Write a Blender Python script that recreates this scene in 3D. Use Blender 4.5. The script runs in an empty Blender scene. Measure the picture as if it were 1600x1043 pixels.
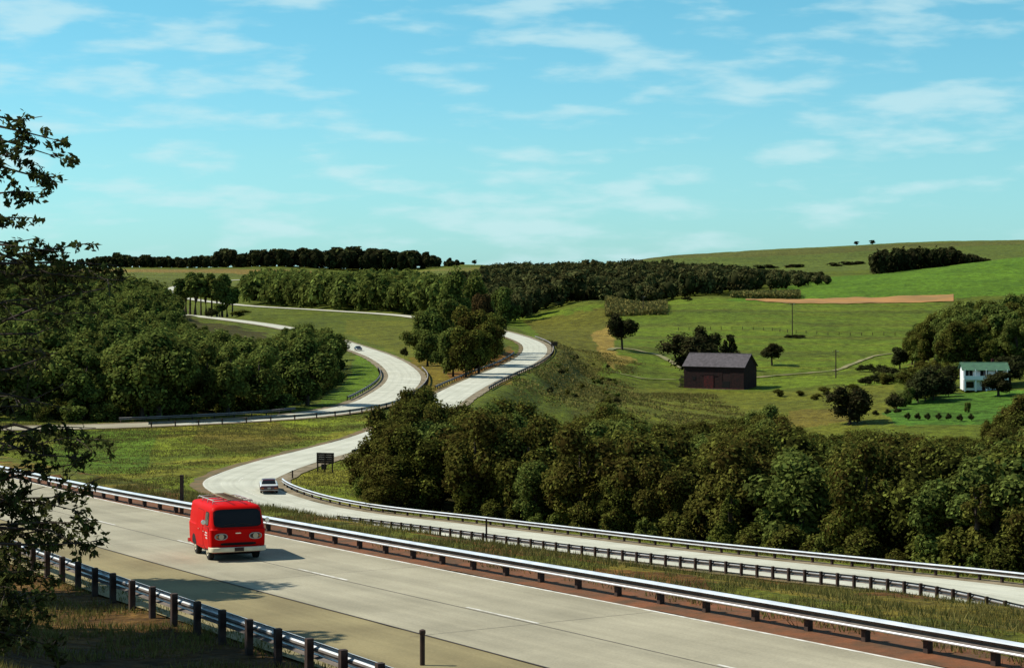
import bpy, math, random
import numpy as np
from mathutils import Vector, Matrix
C = bpy.context.scene.collection
S = bpy.context.scene
F = 3000.0      # focal length in 1600-wide pixels
HY = 430.0      # horizon row
H = 9.8         # camera height over the carriageway beside the van

# ---------------------------------------------------------------- camera
cam = bpy.data.cameras.new('camera')
cam.sensor_width = 36.0
cam.lens = F / 1600.0 * 36.0
cam.shift_y = -(521.5 - HY) / 1600.0
cam.clip_start = 0.3
cam.clip_end = 30000
camo = bpy.data.objects.new('camera', cam)
camo.location = (0, 0, H)
camo.rotation_euler = (math.pi / 2, 0, 0)
C.objects.link(camo)
S.camera = camo

# ---------------------------------------------------------------- sun and sky
SUN_EL = 46.0
SUN_SIDE = 14.0      # degrees ahead of due left
d2s = Vector((-math.cos(math.radians(SUN_EL)) * math.cos(math.radians(SUN_SIDE)),
              math.cos(math.radians(SUN_EL)) * math.sin(math.radians(SUN_SIDE)),
              math.sin(math.radians(SUN_EL))))
sl = bpy.data.lights.new('sun', 'SUN')
sl.energy = 5.0
sl.angle = math.radians(0.5)
sl.color = (1.0, 0.95, 0.84)
so = bpy.data.objects.new('sun', sl)
so.rotation_euler = d2s.to_track_quat('Z', 'Y').to_euler()
so.location = (-60, 20, 80)
C.objects.link(so)

W = bpy.data.worlds.new('World')
S.world = W
W.use_nodes = True
nt = W.node_tree
for n in list(nt.nodes):
    nt.nodes.remove(n)
def wn(t, **k):
    n = nt.nodes.new(t)
    for a, b in k.items():
        setattr(n, a, b)
    return n
wout = wn('ShaderNodeOutputWorld')
bg = wn('ShaderNodeBackground')
bg.inputs['Strength'].default_value = 0.13
sky = wn('ShaderNodeTexSky', sky_type='NISHITA')
sky.sun_disc = False
sky.sun_elevation = math.radians(SUN_EL)
sky.sun_rotation = math.radians(-90 + SUN_SIDE)
sky.altitude = 300
sky.air_density = 1.0
sky.dust_density = 0.3
sky.ozone_density = 1.5
tint = wn('ShaderNodeMix', data_type='RGBA', blend_type='MULTIPLY')
tint.inputs['Factor'].default_value = 1.0
tc = wn('ShaderNodeTexCoord')
sep = wn('ShaderNodeSeparateXYZ')
nt.links.new(tc.outputs['Generated'], sep.inputs[0])
ramp = wn('ShaderNodeValToRGB')
cr = ramp.color_ramp
cr.elements[0].position = 0.0
cr.elements[0].color = (0.36, 0.70, 0.96, 1)
cr.elements[1].position = 0.14
cr.elements[1].color = (0.36, 0.76, 0.80, 1)
e = cr.elements.new(0.06)
e.color = (0.40, 0.735, 0.84, 1)
e = cr.elements.new(0.6)
e.color = (0.35, 0.55, 0.62, 1)
nt.links.new(sep.outputs['Z'], ramp.inputs['Fac'])
nt.links.new(sky.outputs['Color'], tint.inputs['A'])
nt.links.new(ramp.outputs['Color'], tint.inputs['B'])
# clouds : flat fair-weather streaks
mp = wn('ShaderNodeMapping')
mp.inputs['Scale'].default_value = (20.0, 20.0, 84.0)
mp.inputs['Location'].default_value = (1.3, 0.0, 2.4)
nt.links.new(tc.outputs['Generated'], mp.inputs['Vector'])
n1 = wn('ShaderNodeTexNoise')
n1.inputs['Scale'].default_value = 1.0
n1.inputs['Detail'].default_value = 5.0
n1.inputs['Roughness'].default_value = 0.5
n1.inputs['Distortion'].default_value = 0.1
nt.links.new(mp.outputs['Vector'], n1.inputs['Vector'])
mp2 = wn('ShaderNodeMapping')
mp2.inputs['Scale'].default_value = (3.0, 3.0, 14.0)
mp2.inputs['Location'].default_value = (4.1, 2.0, 0.2)
nt.links.new(tc.outputs['Generated'], mp2.inputs['Vector'])
n2 = wn('ShaderNodeTexNoise')
n2.inputs['Scale'].default_value = 1.0
n2.inputs['Detail'].default_value = 3.0
nt.links.new(mp2.outputs['Vector'], n2.inputs['Vector'])
ad = wn('ShaderNodeMath', operation='MULTIPLY_ADD')
ad.inputs[1].default_value = 0.40
nt.links.new(n2.outputs['Fac'], ad.inputs[0])
nt.links.new(n1.outputs['Fac'], ad.inputs[2])
cm = wn('ShaderNodeMapRange', interpolation_type='SMOOTHSTEP')
cm.inputs['From Min'].default_value = 0.665
cm.inputs['From Max'].default_value = 0.92
cm.inputs['To Min'].default_value = 0.0
cm.inputs['To Max'].default_value = 0.60
nt.links.new(ad.outputs[0], cm.inputs['Value'])
cmix = wn('ShaderNodeMix', data_type='RGBA')
nt.links.new(cm.outputs[0], cmix.inputs['Factor'])
nt.links.new(tint.outputs['Result'], cmix.inputs['A'])
cmix.inputs['B'].default_value = (4.0, 5.4, 5.6, 1)
nt.links.new(cmix.outputs['Result'], bg.inputs['Color'])
nt.links.new(bg.outputs[0], wout.inputs[0])

S.view_settings.view_transform = 'Standard'
S.view_settings.look = 'None'
S.view_settings.exposure = 0.3
S.view_settings.gamma = 1.0
S.render.engine = 'CYCLES'
S.cycles.max_bounces = 5
S.cycles.diffuse_bounces = 2
S.cycles.glossy_bounces = 3
S.cycles.transmission_bounces = 3

rng = np.random.default_rng(7)
R = random.Random(11)

# ---------------------------------------------------------------- helpers
def tag(o, label=None, cat=None, group=None, kind=None):
    if label: o['label'] = label
    if cat: o['category'] = cat
    if group: o['group'] = group
    if kind: o['kind'] = kind
    return o

def mesh_np(name, V, Fc, mats=(), smooth=False, mi=None, uvcol=None):
    """V (n,3), Fc (m,k) with k = 3 or 4"""
    V = np.asarray(V, dtype=np.float32); Fc = np.asarray(Fc, dtype=np.int32)
    me = bpy.data.meshes.new(name)
    k = Fc.shape[1]
    me.vertices.add(len(V)); me.vertices.foreach_set('co', V.ravel())
    me.loops.add(Fc.size); me.loops.foreach_set('vertex_index', Fc.ravel())
    me.polygons.add(len(Fc))
    me.polygons.foreach_set('loop_start', np.arange(0, Fc.size, k, dtype=np.int32))
    for m in mats: me.materials.append(m)
    if mi is not None: me.polygons.foreach_set('material_index', np.asarray(mi, dtype=np.int32))
    if smooth: me.polygons.foreach_set('use_smooth', np.ones(len(Fc), dtype=bool))
    me.update(calc_edges=True)
    if uvcol is not None:
        a = me.attributes.new('tint', 'FLOAT_COLOR', 'POINT')
        c = np.ones((len(V), 4), dtype=np.float32); c[:, :uvcol.shape[1]] = uvcol
        a.data.foreach_set('color', c.ravel())
    return me

def link(name, me, parent=None, loc=(0, 0, 0), rz=0.0):
    o = bpy.data.objects.new(name, me)
    C.objects.link(o)
    o.location = loc
    o.rotation_euler = (0, 0, rz)
    if parent is not None: o.parent = parent
    return o

def empty(name, loc, rz=0.0):
    o = bpy.data.objects.new(name, None)
    o.empty_display_size = 0.3
    C.objects.link(o); o.location = loc; o.rotation_euler = (0, 0, rz)
    return o

class MB:
    """collects polygons into one mesh"""
    def __init__(s): s.v = []; s.f = []
    def poly(s, pts):
        b = len(s.v); s.v += [tuple(p) for p in pts]; s.f.append(tuple(range(b, b + len(pts))))
    def box(s, c, d, rot=None, taper=1.0):
        b = len(s.v)
        for z in (-.5, .5):
            t = taper if z > 0 else 1.0
            for x, y in ((-.5, -.5), (.5, -.5), (.5, .5), (-.5, .5)):
                p = Vector((x * d[0] * t, y * d[1] * t, z * d[2]))
                if rot is not None: p = rot @ p
                s.v.append((c[0] + p.x, c[1] + p.y, c[2] + p.z))
        for q in ((0, 3, 2, 1), (4, 5, 6, 7), (0, 1, 5, 4), (1, 2, 6, 5), (2, 3, 7, 6), (3, 0, 4, 7)):
            s.f.append(tuple(b + i for i in q))
    def tube(s, pts, radii, n=6):
        pts = [Vector(p) for p in pts]; b = len(s.v)
        for i, p in enumerate(pts):
            t = (pts[min(i + 1, len(pts) - 1)] - pts[max(i - 1, 0)]).normalized()
            u = t.cross(Vector((0, 0, 1)))
            if u.length < .05: u = t.cross(Vector((1, 0, 0)))
            u.normalize(); w = t.cross(u)
            r = radii[i] if hasattr(radii, '__len__') else radii
            for k in range(n):
                a = 2 * math.pi * k / n
                q = p + (u * math.cos(a) + w * math.sin(a)) * r
                s.v.append(tuple(q))
        for i in range(len(pts) - 1):
            for k in range(n):
                s.f.append((b + i * n + k, b + i * n + (k + 1) % n, b + (i + 1) * n + (k + 1) % n, b + (i + 1) * n + k))
        s.f.append(tuple(b + k for k in range(n))[::-1])
        s.f.append(tuple(b + (len(pts) - 1) * n + k for k in range(n)))
    def rings(s, rings, cap=True):
        b = len(s.v); n = len(rings[0])
        for r in rings: s.v += [tuple(p) for p in r]
        for i in range(len(rings) - 1):
            for k in range(n):
                s.f.append((b + i * n + k, b + i * n + (k + 1) % n, b + (i + 1) * n + (k + 1) % n, b + (i + 1) * n + k))
        if cap:
            s.f.append(tuple(b + k for k in range(n))[::-1])
            s.f.append(tuple(b + (len(rings) - 1) * n + k for k in range(n)))
    def mesh(s, name, mat, smooth=False, angle=None, bevel=0):
        me = bpy.data.meshes.new(name)
        me.from_pydata(s.v, [], s.f)
        me.materials.append(mat)
        if smooth:
            me.polygons.foreach_set('use_smooth', np.ones(len(me.polygons), dtype=bool))
            if angle: me.set_sharp_from_angle(angle=math.radians(angle))
        me.update()
        return me
    def build(s, name, mat, parent=None, smooth=False, angle=None, bevel=0):
        o = link(name, s.mesh(name, mat, smooth, angle), parent)
        if bevel:
            m = o.modifiers.new('bevel', 'BEVEL'); m.width = bevel; m.segments = 2; m.limit_method = 'ANGLE'
        return o

def copy_tree(o, parent=None):
    c = o.copy(); C.objects.link(c)
    if parent is not None: c.parent = parent
    for ch in list(o.children): copy_tree(ch, c)
    return c

# ---------------------------------------------------------------- materials
def mat(name, col, rough=0.8, metal=0.0, noise=None, spec=0.3, bump=0.0, bscale=8.0):
    """noise = (scale, second colour, amount, detail)"""
    m = bpy.data.materials.new(name); m.use_nodes = True
    t = m.node_tree; p = t.nodes['Principled BSDF']
    p.inputs['Base Color'].default_value = (*col, 1)
    p.inputs['Roughness'].default_value = rough
    p.inputs['Metallic'].default_value = metal
    p.inputs['Specular IOR Level'].default_value = spec
    g = t.nodes.new('ShaderNodeNewGeometry')
    if noise:
        n = t.nodes.new('ShaderNodeTexNoise'); n.inputs['Scale'].default_value = noise[0]
        n.inputs['Detail'].default_value = noise[3] if len(noise) > 3 else 6
        t.links.new(g.outputs['Position'], n.inputs['Vector'])
        r = t.nodes.new('ShaderNodeMapRange'); r.inputs['From Min'].default_value = .35; r.inputs['From Max'].default_value = .65
        r.inputs['To Max'].default_value = noise[2]
        t.links.new(n.outputs['Fac'], r.inputs['Value'])
        x = t.nodes.new('ShaderNodeMix'); x.data_type = 'RGBA'
        x.inputs['A'].default_value = (*col, 1); x.inputs['B'].default_value = (*noise[1], 1)
        t.links.new(r.outputs[0], x.inputs['Factor']); t.links.new(x.outputs['Result'], p.inputs['Base Color'])
    if bump:
        n = t.nodes.new('ShaderNodeTexNoise'); n.inputs['Scale'].default_value = bscale; n.inputs['Detail'].default_value = 8
        t.links.new(g.outputs['Position'], n.inputs['Vector'])
        b = t.nodes.new('ShaderNodeBump'); b.inputs['Strength'].default_value = bump; b.inputs['Distance'].default_value = .1
        t.links.new(n.outputs['Fac'], b.inputs['Height']); t.links.new(b.outputs[0], p.inputs['Normal'])
    return m

def leaf_mat(name, dark, light, warm, transl=0.25):
    m = bpy.data.materials.new(name); m.use_nodes = True
    t = m.node_tree; nd = t.nodes
    for n in list(nd): nd.remove(n)
    out = nd.new('ShaderNodeOutputMaterial')
    at = nd.new('ShaderNodeAttribute'); at.attribute_name = 'tint'
    oi = nd.new('ShaderNodeObjectInfo')
    sp = nd.new('ShaderNodeSeparateColor'); t.links.new(at.outputs['Color'], sp.inputs[0])
    m1 = nd.new('ShaderNodeMix'); m1.data_type = 'RGBA'
    m1.inputs['A'].default_value = (*dark, 1); m1.inputs['B'].default_value = (*light, 1)
    t.links.new(sp.outputs[0], m1.inputs['Factor'])
    # whole-tree shift towards olive / brown, different for each tree
    ma = nd.new('ShaderNodeMath'); ma.operation = 'ADD'
    t.links.new(oi.outputs['Random'], ma.inputs[0]); t.links.new(sp.outputs[1], ma.inputs[1])
    fr = nd.new('ShaderNodeMath'); fr.operation = 'FRACT'; t.links.new(ma.outputs[0], fr.inputs[0])
    mu = nd.new('ShaderNodeMath'); mu.operation = 'MULTIPLY'; mu.inputs[1].default_value = .32
    t.links.new(fr.outputs[0], mu.inputs[0])
    m2 = nd.new('ShaderNodeMix'); m2.data_type = 'RGBA'
    t.links.new(mu.outputs[0], m2.inputs['Factor']); t.links.new(m1.outputs['Result'], m2.inputs['A'])
    m2.inputs['B'].default_value = (*warm, 1)
    df = nd.new('ShaderNodeBsdfDiffuse'); tr = nd.new('ShaderNodeBsdfTranslucent')
    t.links.new(m2.outputs['Result'], df.inputs[0]); t.links.new(m2.outputs['Result'], tr.inputs[0])
    mx = nd.new('ShaderNodeMixShader'); mx.inputs[0].default_value = transl
    t.links.new(df.outputs[0], mx.inputs[1]); t.links.new(tr.outputs[0], mx.inputs[2])
    t.links.new(mx.outputs[0], out.inputs[0])
    return m

M = {}
M['bark'] = mat('bark', (.07, .05, .035), .95, noise=(3, (.03, .02, .015), 1))
M['leaf_near'] = leaf_mat('leaf_near', (.020, .020, .008), (.085, .110, .028), (.075, .050, .020), .35)
M['leaf_wood'] = leaf_mat('leaf_wood', (.012, .020, .006), (.205, .270, .058), (.180, .165, .035), .3)
M['leaf_front'] = leaf_mat('leaf_front', (.008, .009, .003), (.190, .215, .038), (.120, .075, .020), .28)
M['leaf_far'] = leaf_mat('leaf_far', (.014, .018, .007), (.140, .165, .055), (.120, .090, .035), .2)
M['leaf_pale'] = leaf_mat('leaf_pale', (.03, .045, .010), (.20, .25, .05), (.19, .18, .04), .25)
M['leaf_dark'] = leaf_mat('leaf_dark', (.010, .011, .005), (.060, .072, .024), (.045, .028, .014), .15)
M['leaf_rust'] = leaf_mat('leaf_rust', (.03, .025, .010), (.11, .07, .025), (.10, .035, .018), .15)
M['grassblade'] = leaf_mat('grassblade', (.07, .085, .018), (.20, .19, .06), (.20, .11, .04), .2)
M['rail'] = mat('galvanised_steel', (.80, .84, .86), .38, .35, noise=(1.5, (.58, .60, .60), .8), spec=.5)
M['post'] = mat('creosoted_wood', (.032, .02, .016), .85, noise=(6, (.06, .035, .025), 1))
# ---------------------------------------------------------------- roads in plan (x right, y away, z up)
def P(px, D, h):            # a column of the view, the distance away and how far below eye level
    return ((px - 800.0) / F * D, D, H - h)
def PY(px, py, D):          # the same from a row of the view
    return ((px - 800.0) / F * D, D, H - (py - HY) / F * D)

R1c = [(52, -43, 5.2), (36, -14, 3.9), (22.2, 11, 2.75), (12.5, 28.4, 1.85), (2.75, 45.9, 1.0), (-8.05, 65.3, 0.0), (-17.0, 81.5, -.75), (-23.6, 93.5, -1.3),
       (-36, 118, -2.4), (-57, 160, -4.4), (-78, 200, -6.6), (-93, 232, -8.6), (-98, 254, -10.2), (-90, 271, -11.6), (-73, 286, -12.9),
       P(250, 299, 23.1), P(460, 313.6, 23), P(560, 336.6, 23), P(612, 379, 23), P(632, 431, 23), P(620, 486, 23), P(590, 552, 23),
       P(550, 611, 22.6), P(490, 717, 22), P(430, 797, 21), P(340, 918, 20.5), P(262, 1017, 20), P(190, 1110, 19), P(80, 1250, 17), P(-50, 1450, 13)]
R2c = [(68, 8, .0), (52, 45, -3.2), P(1850, 86, 16.0), P(1570, 102, 17.0), P(1300, 119, 18.55), P(1000, 140, 20.25), P(830, 154, 21.15), P(671, 170, 22.2), P(540, 181, 22.7), P(440, 192, 22.85),
       P(368, 205, 22.4), P(397, 220, 22.6), P(450, 236, 22.8), P(520, 254, 23), P(600, 280, 23.2), P(660, 322, 23.3), P(715, 384, 23.3),
       P(762, 440, 23.3), P(812, 506, 23.2), P(835, 575, 23), P(830, 645, 22.8), P(800, 711, 22.3), P(765, 769, 21.8), P(700, 838, 20.4), P(630, 900, 18.9),
       P(500, 1022, 18.4), P(385, 1143, 17.9), P(300, 1257, 15.5), P(262, 1408, 12.2), P(283, 1575, 8.4), P(330, 1700, 5.5), P(400, 1790, 3.4), P(500, 1880, 2), P(640, 1950, 1)]

def spline(ctrl, step=2.0):
    c = np.array(ctrl, float)
    c = np.vstack([2 * c[0] - c[1], c, 2 * c[-1] - c[-2]])
    out = []
    for i in range(1, len(c) - 2):
        p0, p1, p2, p3 = c[i - 1], c[i], c[i + 1], c[i + 2]
        t0 = 0; t1 = t0 + np.linalg.norm(p1 - p0) ** .5; t2 = t1 + np.linalg.norm(p2 - p1) ** .5; t3 = t2 + np.linalg.norm(p3 - p2) ** .5
        n = max(3, int(np.linalg.norm(p2 - p1)))
        t = np.linspace(t1, t2, n, endpoint=False)[:, None]
        A1 = (t1 - t) / (t1 - t0) * p0 + (t - t0) / (t1 - t0) * p1
        A2 = (t2 - t) / (t2 - t1) * p1 + (t - t1) / (t2 - t1) * p2
        A3 = (t3 - t) / (t3 - t2) * p2 + (t - t2) / (t3 - t2) * p3
        B1 = (t2 - t) / (t2 - t0) * A1 + (t - t0) / (t2 - t0) * A2
        B2 = (t3 - t) / (t3 - t1) * A2 + (t - t1) / (t3 - t1) * A3
        out.append((t2 - t) / (t2 - t1) * B1 + (t - t1) / (t2 - t1) * B2)
    p = np.vstack(out + [c[-2][None]])
    s = np.concatenate([[0], np.cumsum(np.linalg.norm(np.diff(p, axis=0), axis=1))])
    q = np.arange(0, s[-1], step)
    p = np.stack([np.interp(q, s, p[:, k]) for k in range(3)], 1)
    k = 9; ker = np.hanning(k + 2)[1:-1]; ker /= ker.sum()
    pp = np.vstack([np.repeat(p[:1], k // 2, 0), p, np.repeat(p[-1:], k // 2, 0)])
    p2 = np.stack([np.convolve(pp[:, j], ker, 'valid') for j in range(3)], 1)
    p2[:4] = p[:4]; p2[-4:] = p[-4:]
    return p2

class Path:
    def __init__(s, ctrl, step=2.0, bank=None):
        s.p = spline(ctrl, step)
        s.bank = np.zeros(len(s.p)) if bank is None else np.interp(s.p[:, 1], *bank)
        t = np.gradient(s.p[:, :2], axis=0); t /= np.linalg.norm(t, axis=1)[:, None]
        s.t = t; s.n = np.stack([-t[:, 1], t[:, 0]], 1)     # left of travel
        s.s = np.concatenate([[0], np.cumsum(np.linalg.norm(np.diff(s.p, axis=0), axis=1))])
    def off(s, o, dz=0.0, i0=0, i1=None):
        q = s.p.copy(); q[:, :2] += s.n * (o[:, None] if hasattr(o, '__len__') else o); q[:, 2] += dz + o * s.bank
        return q[i0:i1]
    def idx(s, D, first=True):      # first sample whose distance away passes D
        w = np.where(s.p[:, 1] >= D)[0]
        return int(w[0])
    def near(s, X, Y):
        """signed distance (left +), road height"""
        n = len(X); best = np.full(n, 1e9); sd = np.zeros(n); zz = np.zeros(n)
        a = s.p[:-1, :2]; d = s.p[1:, :2] - a; L2 = (d ** 2).sum(1)
        coarse = s.p[::12, :2]
        for c0 in range(0, n, 20000):
            x = X[c0:c0 + 20000]; y = Y[c0:c0 + 20000]
            dc = ((x[:, None] - coarse[:, 0]) ** 2 + (y[:, None] - coarse[:, 1]) ** 2)
            m = dc.min(1); close = m < 120 ** 2
            r = np.sqrt(m); sdd = r.copy(); z = s.p[::12, 2][dc.argmin(1)]
            if close.any():
                xc = x[close]; yc = y[close]
                dd = (xc[:, None] - s.p[:, 0]) ** 2 + (yc[:, None] - s.p[:, 1]) ** 2
                j = dd.argmin(1)
                bestd = np.full(len(xc), 1e9); bz = np.zeros(len(xc)); bs = np.zeros(len(xc))
                for k in (-1, 0):
                    q = np.clip(j + k, 0, len(a) - 1)
                    u = np.clip(((xc - a[q, 0]) * d[q, 0] + (yc - a[q, 1]) * d[q, 1]) / L2[q], 0, 1)
                    ex = xc - a[q, 0] - u * d[q, 0]; ey = yc - a[q, 1] - u * d[q, 1]
                    e = np.hypot(ex, ey); sg = np.sign(d[q, 0] * (yc - a[q, 1]) - d[q, 1] * (xc - a[q, 0])); sg[sg == 0] = 1
                    z_ = s.p[q, 2] + u * (s.p[q + 1, 2] - s.p[q, 2])
                    b = e < bestd
                    bestd[b] = e[b]; bz[b] = z_[b]; bs[b] = (e * sg)[b]
                bz = bz + np.clip(bs, -8, 8) * s.bank[j]
                sdd[close] = bs; z = z.copy(); z[close] = bz
            # sign for far points
            jf = dc.argmin(1) * 12
            cr_ = s.t[jf, 0] * (y - s.p[jf, 1]) - s.t[jf, 1] * (x - s.p[jf, 0])
            far = ~close
            sdd[far] = np.where(cr_[far] >= 0, r[far], -r[far])
            sd[c0:c0 + 20000] = sdd; zz[c0:c0 + 20000] = z
        return sd, zz

RD1 = Path(R1c); RD2 = Path(R2c, 2.0, ([0, 205, 250], [.015, .015, 0.0]))

# ground heights : (column, distance, z)
G = [(-600, 300, -8), (-300, 330, -12), (100, 330, -13.2), (300, 335, -13.6), (450, 345, -13.6),
     (100, 450, -11.5), (300, 450, -13), (500, 450, -13.8), (-300, 500, -4), (0, 600, -4), (200, 600, -8), (350, 650, -11.5),
     (-300, 900, 7), (0, 900, 3), (150, 900, -3), (230, 850, -8), (-600, 600, 2), (-900, 900, 10), (-900, 1500, 12),
     (450, 1300, -5), (550, 1200, -5), (650, 1150, -4), (550, 1500, -2), (680, 1400, 0), (690, 1800, 15.4), (650, 1700, 12.2), (740, 1700, 13.5), (760, 1500, 5),
     (800, 950, -11.4), (960, 1000, -4.2), (1080, 1020, -2.8), (1150, 1050, -1.4), (1330, 1150, 6), (1400, 1200, 10.6), (1570, 1300, 20.6), (1720, 1350, 27), (1900, 1350, 32),
     (800, 1400, 3), (1000, 1500, 7), (1150, 1500, 8), (1300, 1400, 9), (1450, 1460, 13), (1600, 1500, 19),
     (980, 1900, 21.5), (1050, 1900, 28.8), (1200, 2000, 36.5), (1340, 2000, 41), (1450, 2000, 44.5), (1600, 2000, 46.5), (1900, 2000, 50),
     (1200, 1700, 18.3), (1330, 1620, 17), (1050, 1700, 17), (1500, 1700, 28),
     (200, 2100, 18.2), (450, 2100, 18.9), (720, 2150, 21), (0, 2100, 19), (-400, 2100, 20), (850, 2000, 16), (940, 1950, 17), (800, 2600, 8), (1000, 2600, 12), (400, 2600, 10), (1300, 2600, 25), (300, 1850, 10.0), (100, 1800, 9), (450, 1700, 5), (200, 1500, 4), (350, 1400, -1),
     (1125, 600, -25.4), (1000, 610, -24), (975, 700, -17.7), (1240, 780, -14.9), (1306, 620, -23.3), (1210, 665, -21.5), (1005, 900, -8.8),
     (1200, 980, -3.9), (1450, 980, -2.6), (1450, 790, -13.9), (1620, 980, 0), (1800, 900, -3), (900, 900, -11.2), (940, 980, -6.5), (920, 500, -19.5), (960, 430, -20.5), (870, 470, -17.5), (900, 590, -19.0),
     (1250, 470, -26.2), (1150, 510, -26), (1535, 526, -21.4), (1540, 455, -24.3), (1400, 455, -24.6), (1450, 510, -22.8), (1330, 470, -25.2), (1700, 526, -19), (1550, 620, -16), (1700, 700, -8), (1450, 640, -20),
     (1200, 140, -12.5), (1600, 140, -12), (2000, 140, -9), (1100, 200, -18), (1600, 200, -17), (1100, 300, -25), (1600, 300, -24), (2100, 300, -20), (1300, 400, -27), (1000, 400, -24), (1700, 400, -24),
     (700, 230, -14.5), (850, 250, -18), (850, 350, -21), (740, 330, -15), (900, 180, -15),
     (290, 120, -7.5), (290, 150, -11.5), (290, 190, -13.3), (100, 150, -9.0), (0, 190, -11), (100, 220, -13.0), (300, 255, -13.3), (100, 255, -13.2), (450, 290, -13.4), (-150, 220, -10),
     (600, 100, -5.5), (1000, 95, -5.2), (1400, 80, -3.4), (700, 130, -10.0), (500, 150, -11.8), (1600, 75, -3.2), (400, 110, -6.5),
     (0, 60, 1.2), (-300, 70, 2.0), (200, 44, .9), (0, 44, 1.6), (-300, 45, 3.5), (400, 38, 1.7), (800, 32, 2.6), (1300, 20, 3.6), (-900, 60, 5), (-1400, 100, 4), (-1200, 160, -1), (-900, 240, -6)]
gx = []
for px, D, z in G: gx.append(((px - 800.) / F * D, D, z))
for a, r, z in [(-180, 4, 8.1), (-60, 5, 7.9), (0, 5, 7.9), (60, 5, 7.7), (-10, 15, 5.4), (20, 12, 5.6), (-45, 20, 6.5), (-20, 27, 3.9), (3, 24, 3.2), (-100, 25, 9), (180, 30, 11)]:
    gx.append((r * math.sin(math.radians(a)), r * math.cos(math.radians(a)), z))
for pth in (RD1, RD2):
    for i in range(10, len(pth.p) - 5, 22):
        gx.append(tuple(pth.p[i] - np.array([0, 0, .3])))
gx = np.array(gx)
def warp(X, Y):
    r = np.hypot(X, Y); th = np.arctan2(X, Y)
    return np.stack([np.clip(th, -1.1, 1.1) * 2.6, np.log(np.maximum(r, 3.5))], -1)
def _k(d2):
    d = np.sqrt(d2 + 1e-12)
    return d                      # biharmonic-like cone, tension without overshoot
def _k2(d2):
    return np.sqrt(d2 + .05 ** 2)
gw = warp(gx[:, 0], gx[:, 1])
K = _k2(((gw[:, None] - gw[None]) ** 2).sum(-1)) * -1.0
NG = len(gw)
A = np.zeros((NG + 1, NG + 1)); A[:NG, :NG] = K - np.eye(NG) * .004; A[:NG, NG] = 1; A[NG, :NG] = 1
coef = np.linalg.solve(A, np.concatenate([gx[:, 2], [0]]))
def base_z(X, Y):
    out = np.empty(len(X))
    for c in range(0, len(X), 20000):
        w = warp(X[c:c + 20000], Y[c:c + 20000])
        out[c:c + 20000] = -_k2(((w[:, None] - gw[None]) ** 2).sum(-1)) @ coef[:NG] + coef[NG]
    return out
def sstep(x): x = np.clip(x, 0, 1); return x * x * (3 - 2 * x)
def vnoise(X, Y, sc, seed=0):
    x = X / sc + seed * 17.3; y = Y / sc + seed * 9.7
    xi = np.floor(x).astype(np.int64); yi = np.floor(y).astype(np.int64); fx = x - xi; fy = y - yi
    fx = fx * fx * (3 - 2 * fx); fy = fy * fy * (3 - 2 * fy)
    def h(a, b):
        v = (a * 374761393 + b * 668265263 + seed * 1442695041) & 0xffffffff
        v = ((v ^ (v >> 13)) * 1274126177) & 0xffffffff
        return ((v ^ (v >> 16)) & 0xffff) / 65535.0
    return (h(xi, yi) * (1 - fx) + h(xi + 1, yi) * fx) * (1 - fy) + (h(xi, yi + 1) * (1 - fx) + h(xi + 1, yi + 1) * fx) * fy
def ground_z(X, Y, full=False):
    X = np.atleast_1d(np.asarray(X, float)); Y = np.atleast_1d(np.asarray(Y, float))
    if len(X) == 0: return (X, X, X) if full else X
    z = base_z(X, Y); r = np.hypot(X, Y)
    z = z + (vnoise(X, Y, 14, 1) - .5) * .8 * sstep((r - 150) / 100) + (vnoise(X, Y, 3.1, 2) - .5) * .25
    ff = sstep((r - 3200) / 3000); z = z * (1 - ff) + (-5) * ff
    s1, z1 = RD1.near(X, Y); s2, z2 = RD2.near(X, Y)
    for sd, zr, inn, bw in ((s1, z1, 8.0, 10), (s2, z2, 6.4, 9)):
        w = 1 - sstep((np.abs(sd) - inn) / bw)
        w = np.where(np.abs(sd) < inn, 1, w)
        tgt = zr - .05 - np.minimum(r, 1500) * .00022
        z = z * (1 - w) + tgt * w
    if full: return z, s1, s2
    return z
def gz(x, y): return float(ground_z([x], [y])[0])
def GP(px, D):     # ground point in a view column at a distance
    x = (px - 800.) / F * D
    return (x, D, gz(x, D))

# ---------------------------------------------------------------- ground sheet
def inpoly(px, py, poly):
    ins = np.zeros(len(px), bool); n = len(poly); j = n - 1
    for i in range(n):
        xi, yi = poly[i]; xj, yj = poly[j]
        c = ((yi > py) != (yj > py)) & (px < (xj - xi) * (py - yi) / (yj - yi + 1e-9) + xi)
        ins ^= c; j = i
    return ins
fine = np.radians(np.linspace(-17.2, 17.2, 600))
side = np.radians(np.concatenate([np.linspace(17.4, 40, 60), np.linspace(42, 178, 46)]))
ths = np.concatenate([-side[::-1], fine, side])
rs = np.exp(np.concatenate([np.linspace(math.log(2.0), math.log(36), 40, endpoint=False), np.linspace(math.log(36), math.log(2600), 640, endpoint=False), np.linspace(math.log(2600), math.log(20000), 30)]))
TT, RR = np.meshgrid(ths, rs)
GX = (RR * np.sin(TT)).ravel(); GY = (RR * np.cos(TT)).ravel()
GZ, S1, S2 = ground_z(GX, GY, True)
nt_, nr_ = len(ths), len(rs)
ii = np.arange(nr_ - 1)[:, None] * nt_ + np.arange(nt_ - 1)[None]
# angles grow to the right, so (row, col) -> up-facing order
faces = np.stack([ii, ii + 1, ii + nt_ + 1, ii + nt_], -1).reshape(-1, 4)
wrap = np.arange(nr_ - 1) * nt_
faces = np.vstack([faces, np.stack([wrap + nt_ - 1, wrap, wrap + nt_, wrap + 2 * nt_ - 1], -1)])
ct = len(GX)
GXa = np.append(GX, 0); GYa = np.append(GY, 0); GZa = np.append(GZ, 8.1)

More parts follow.
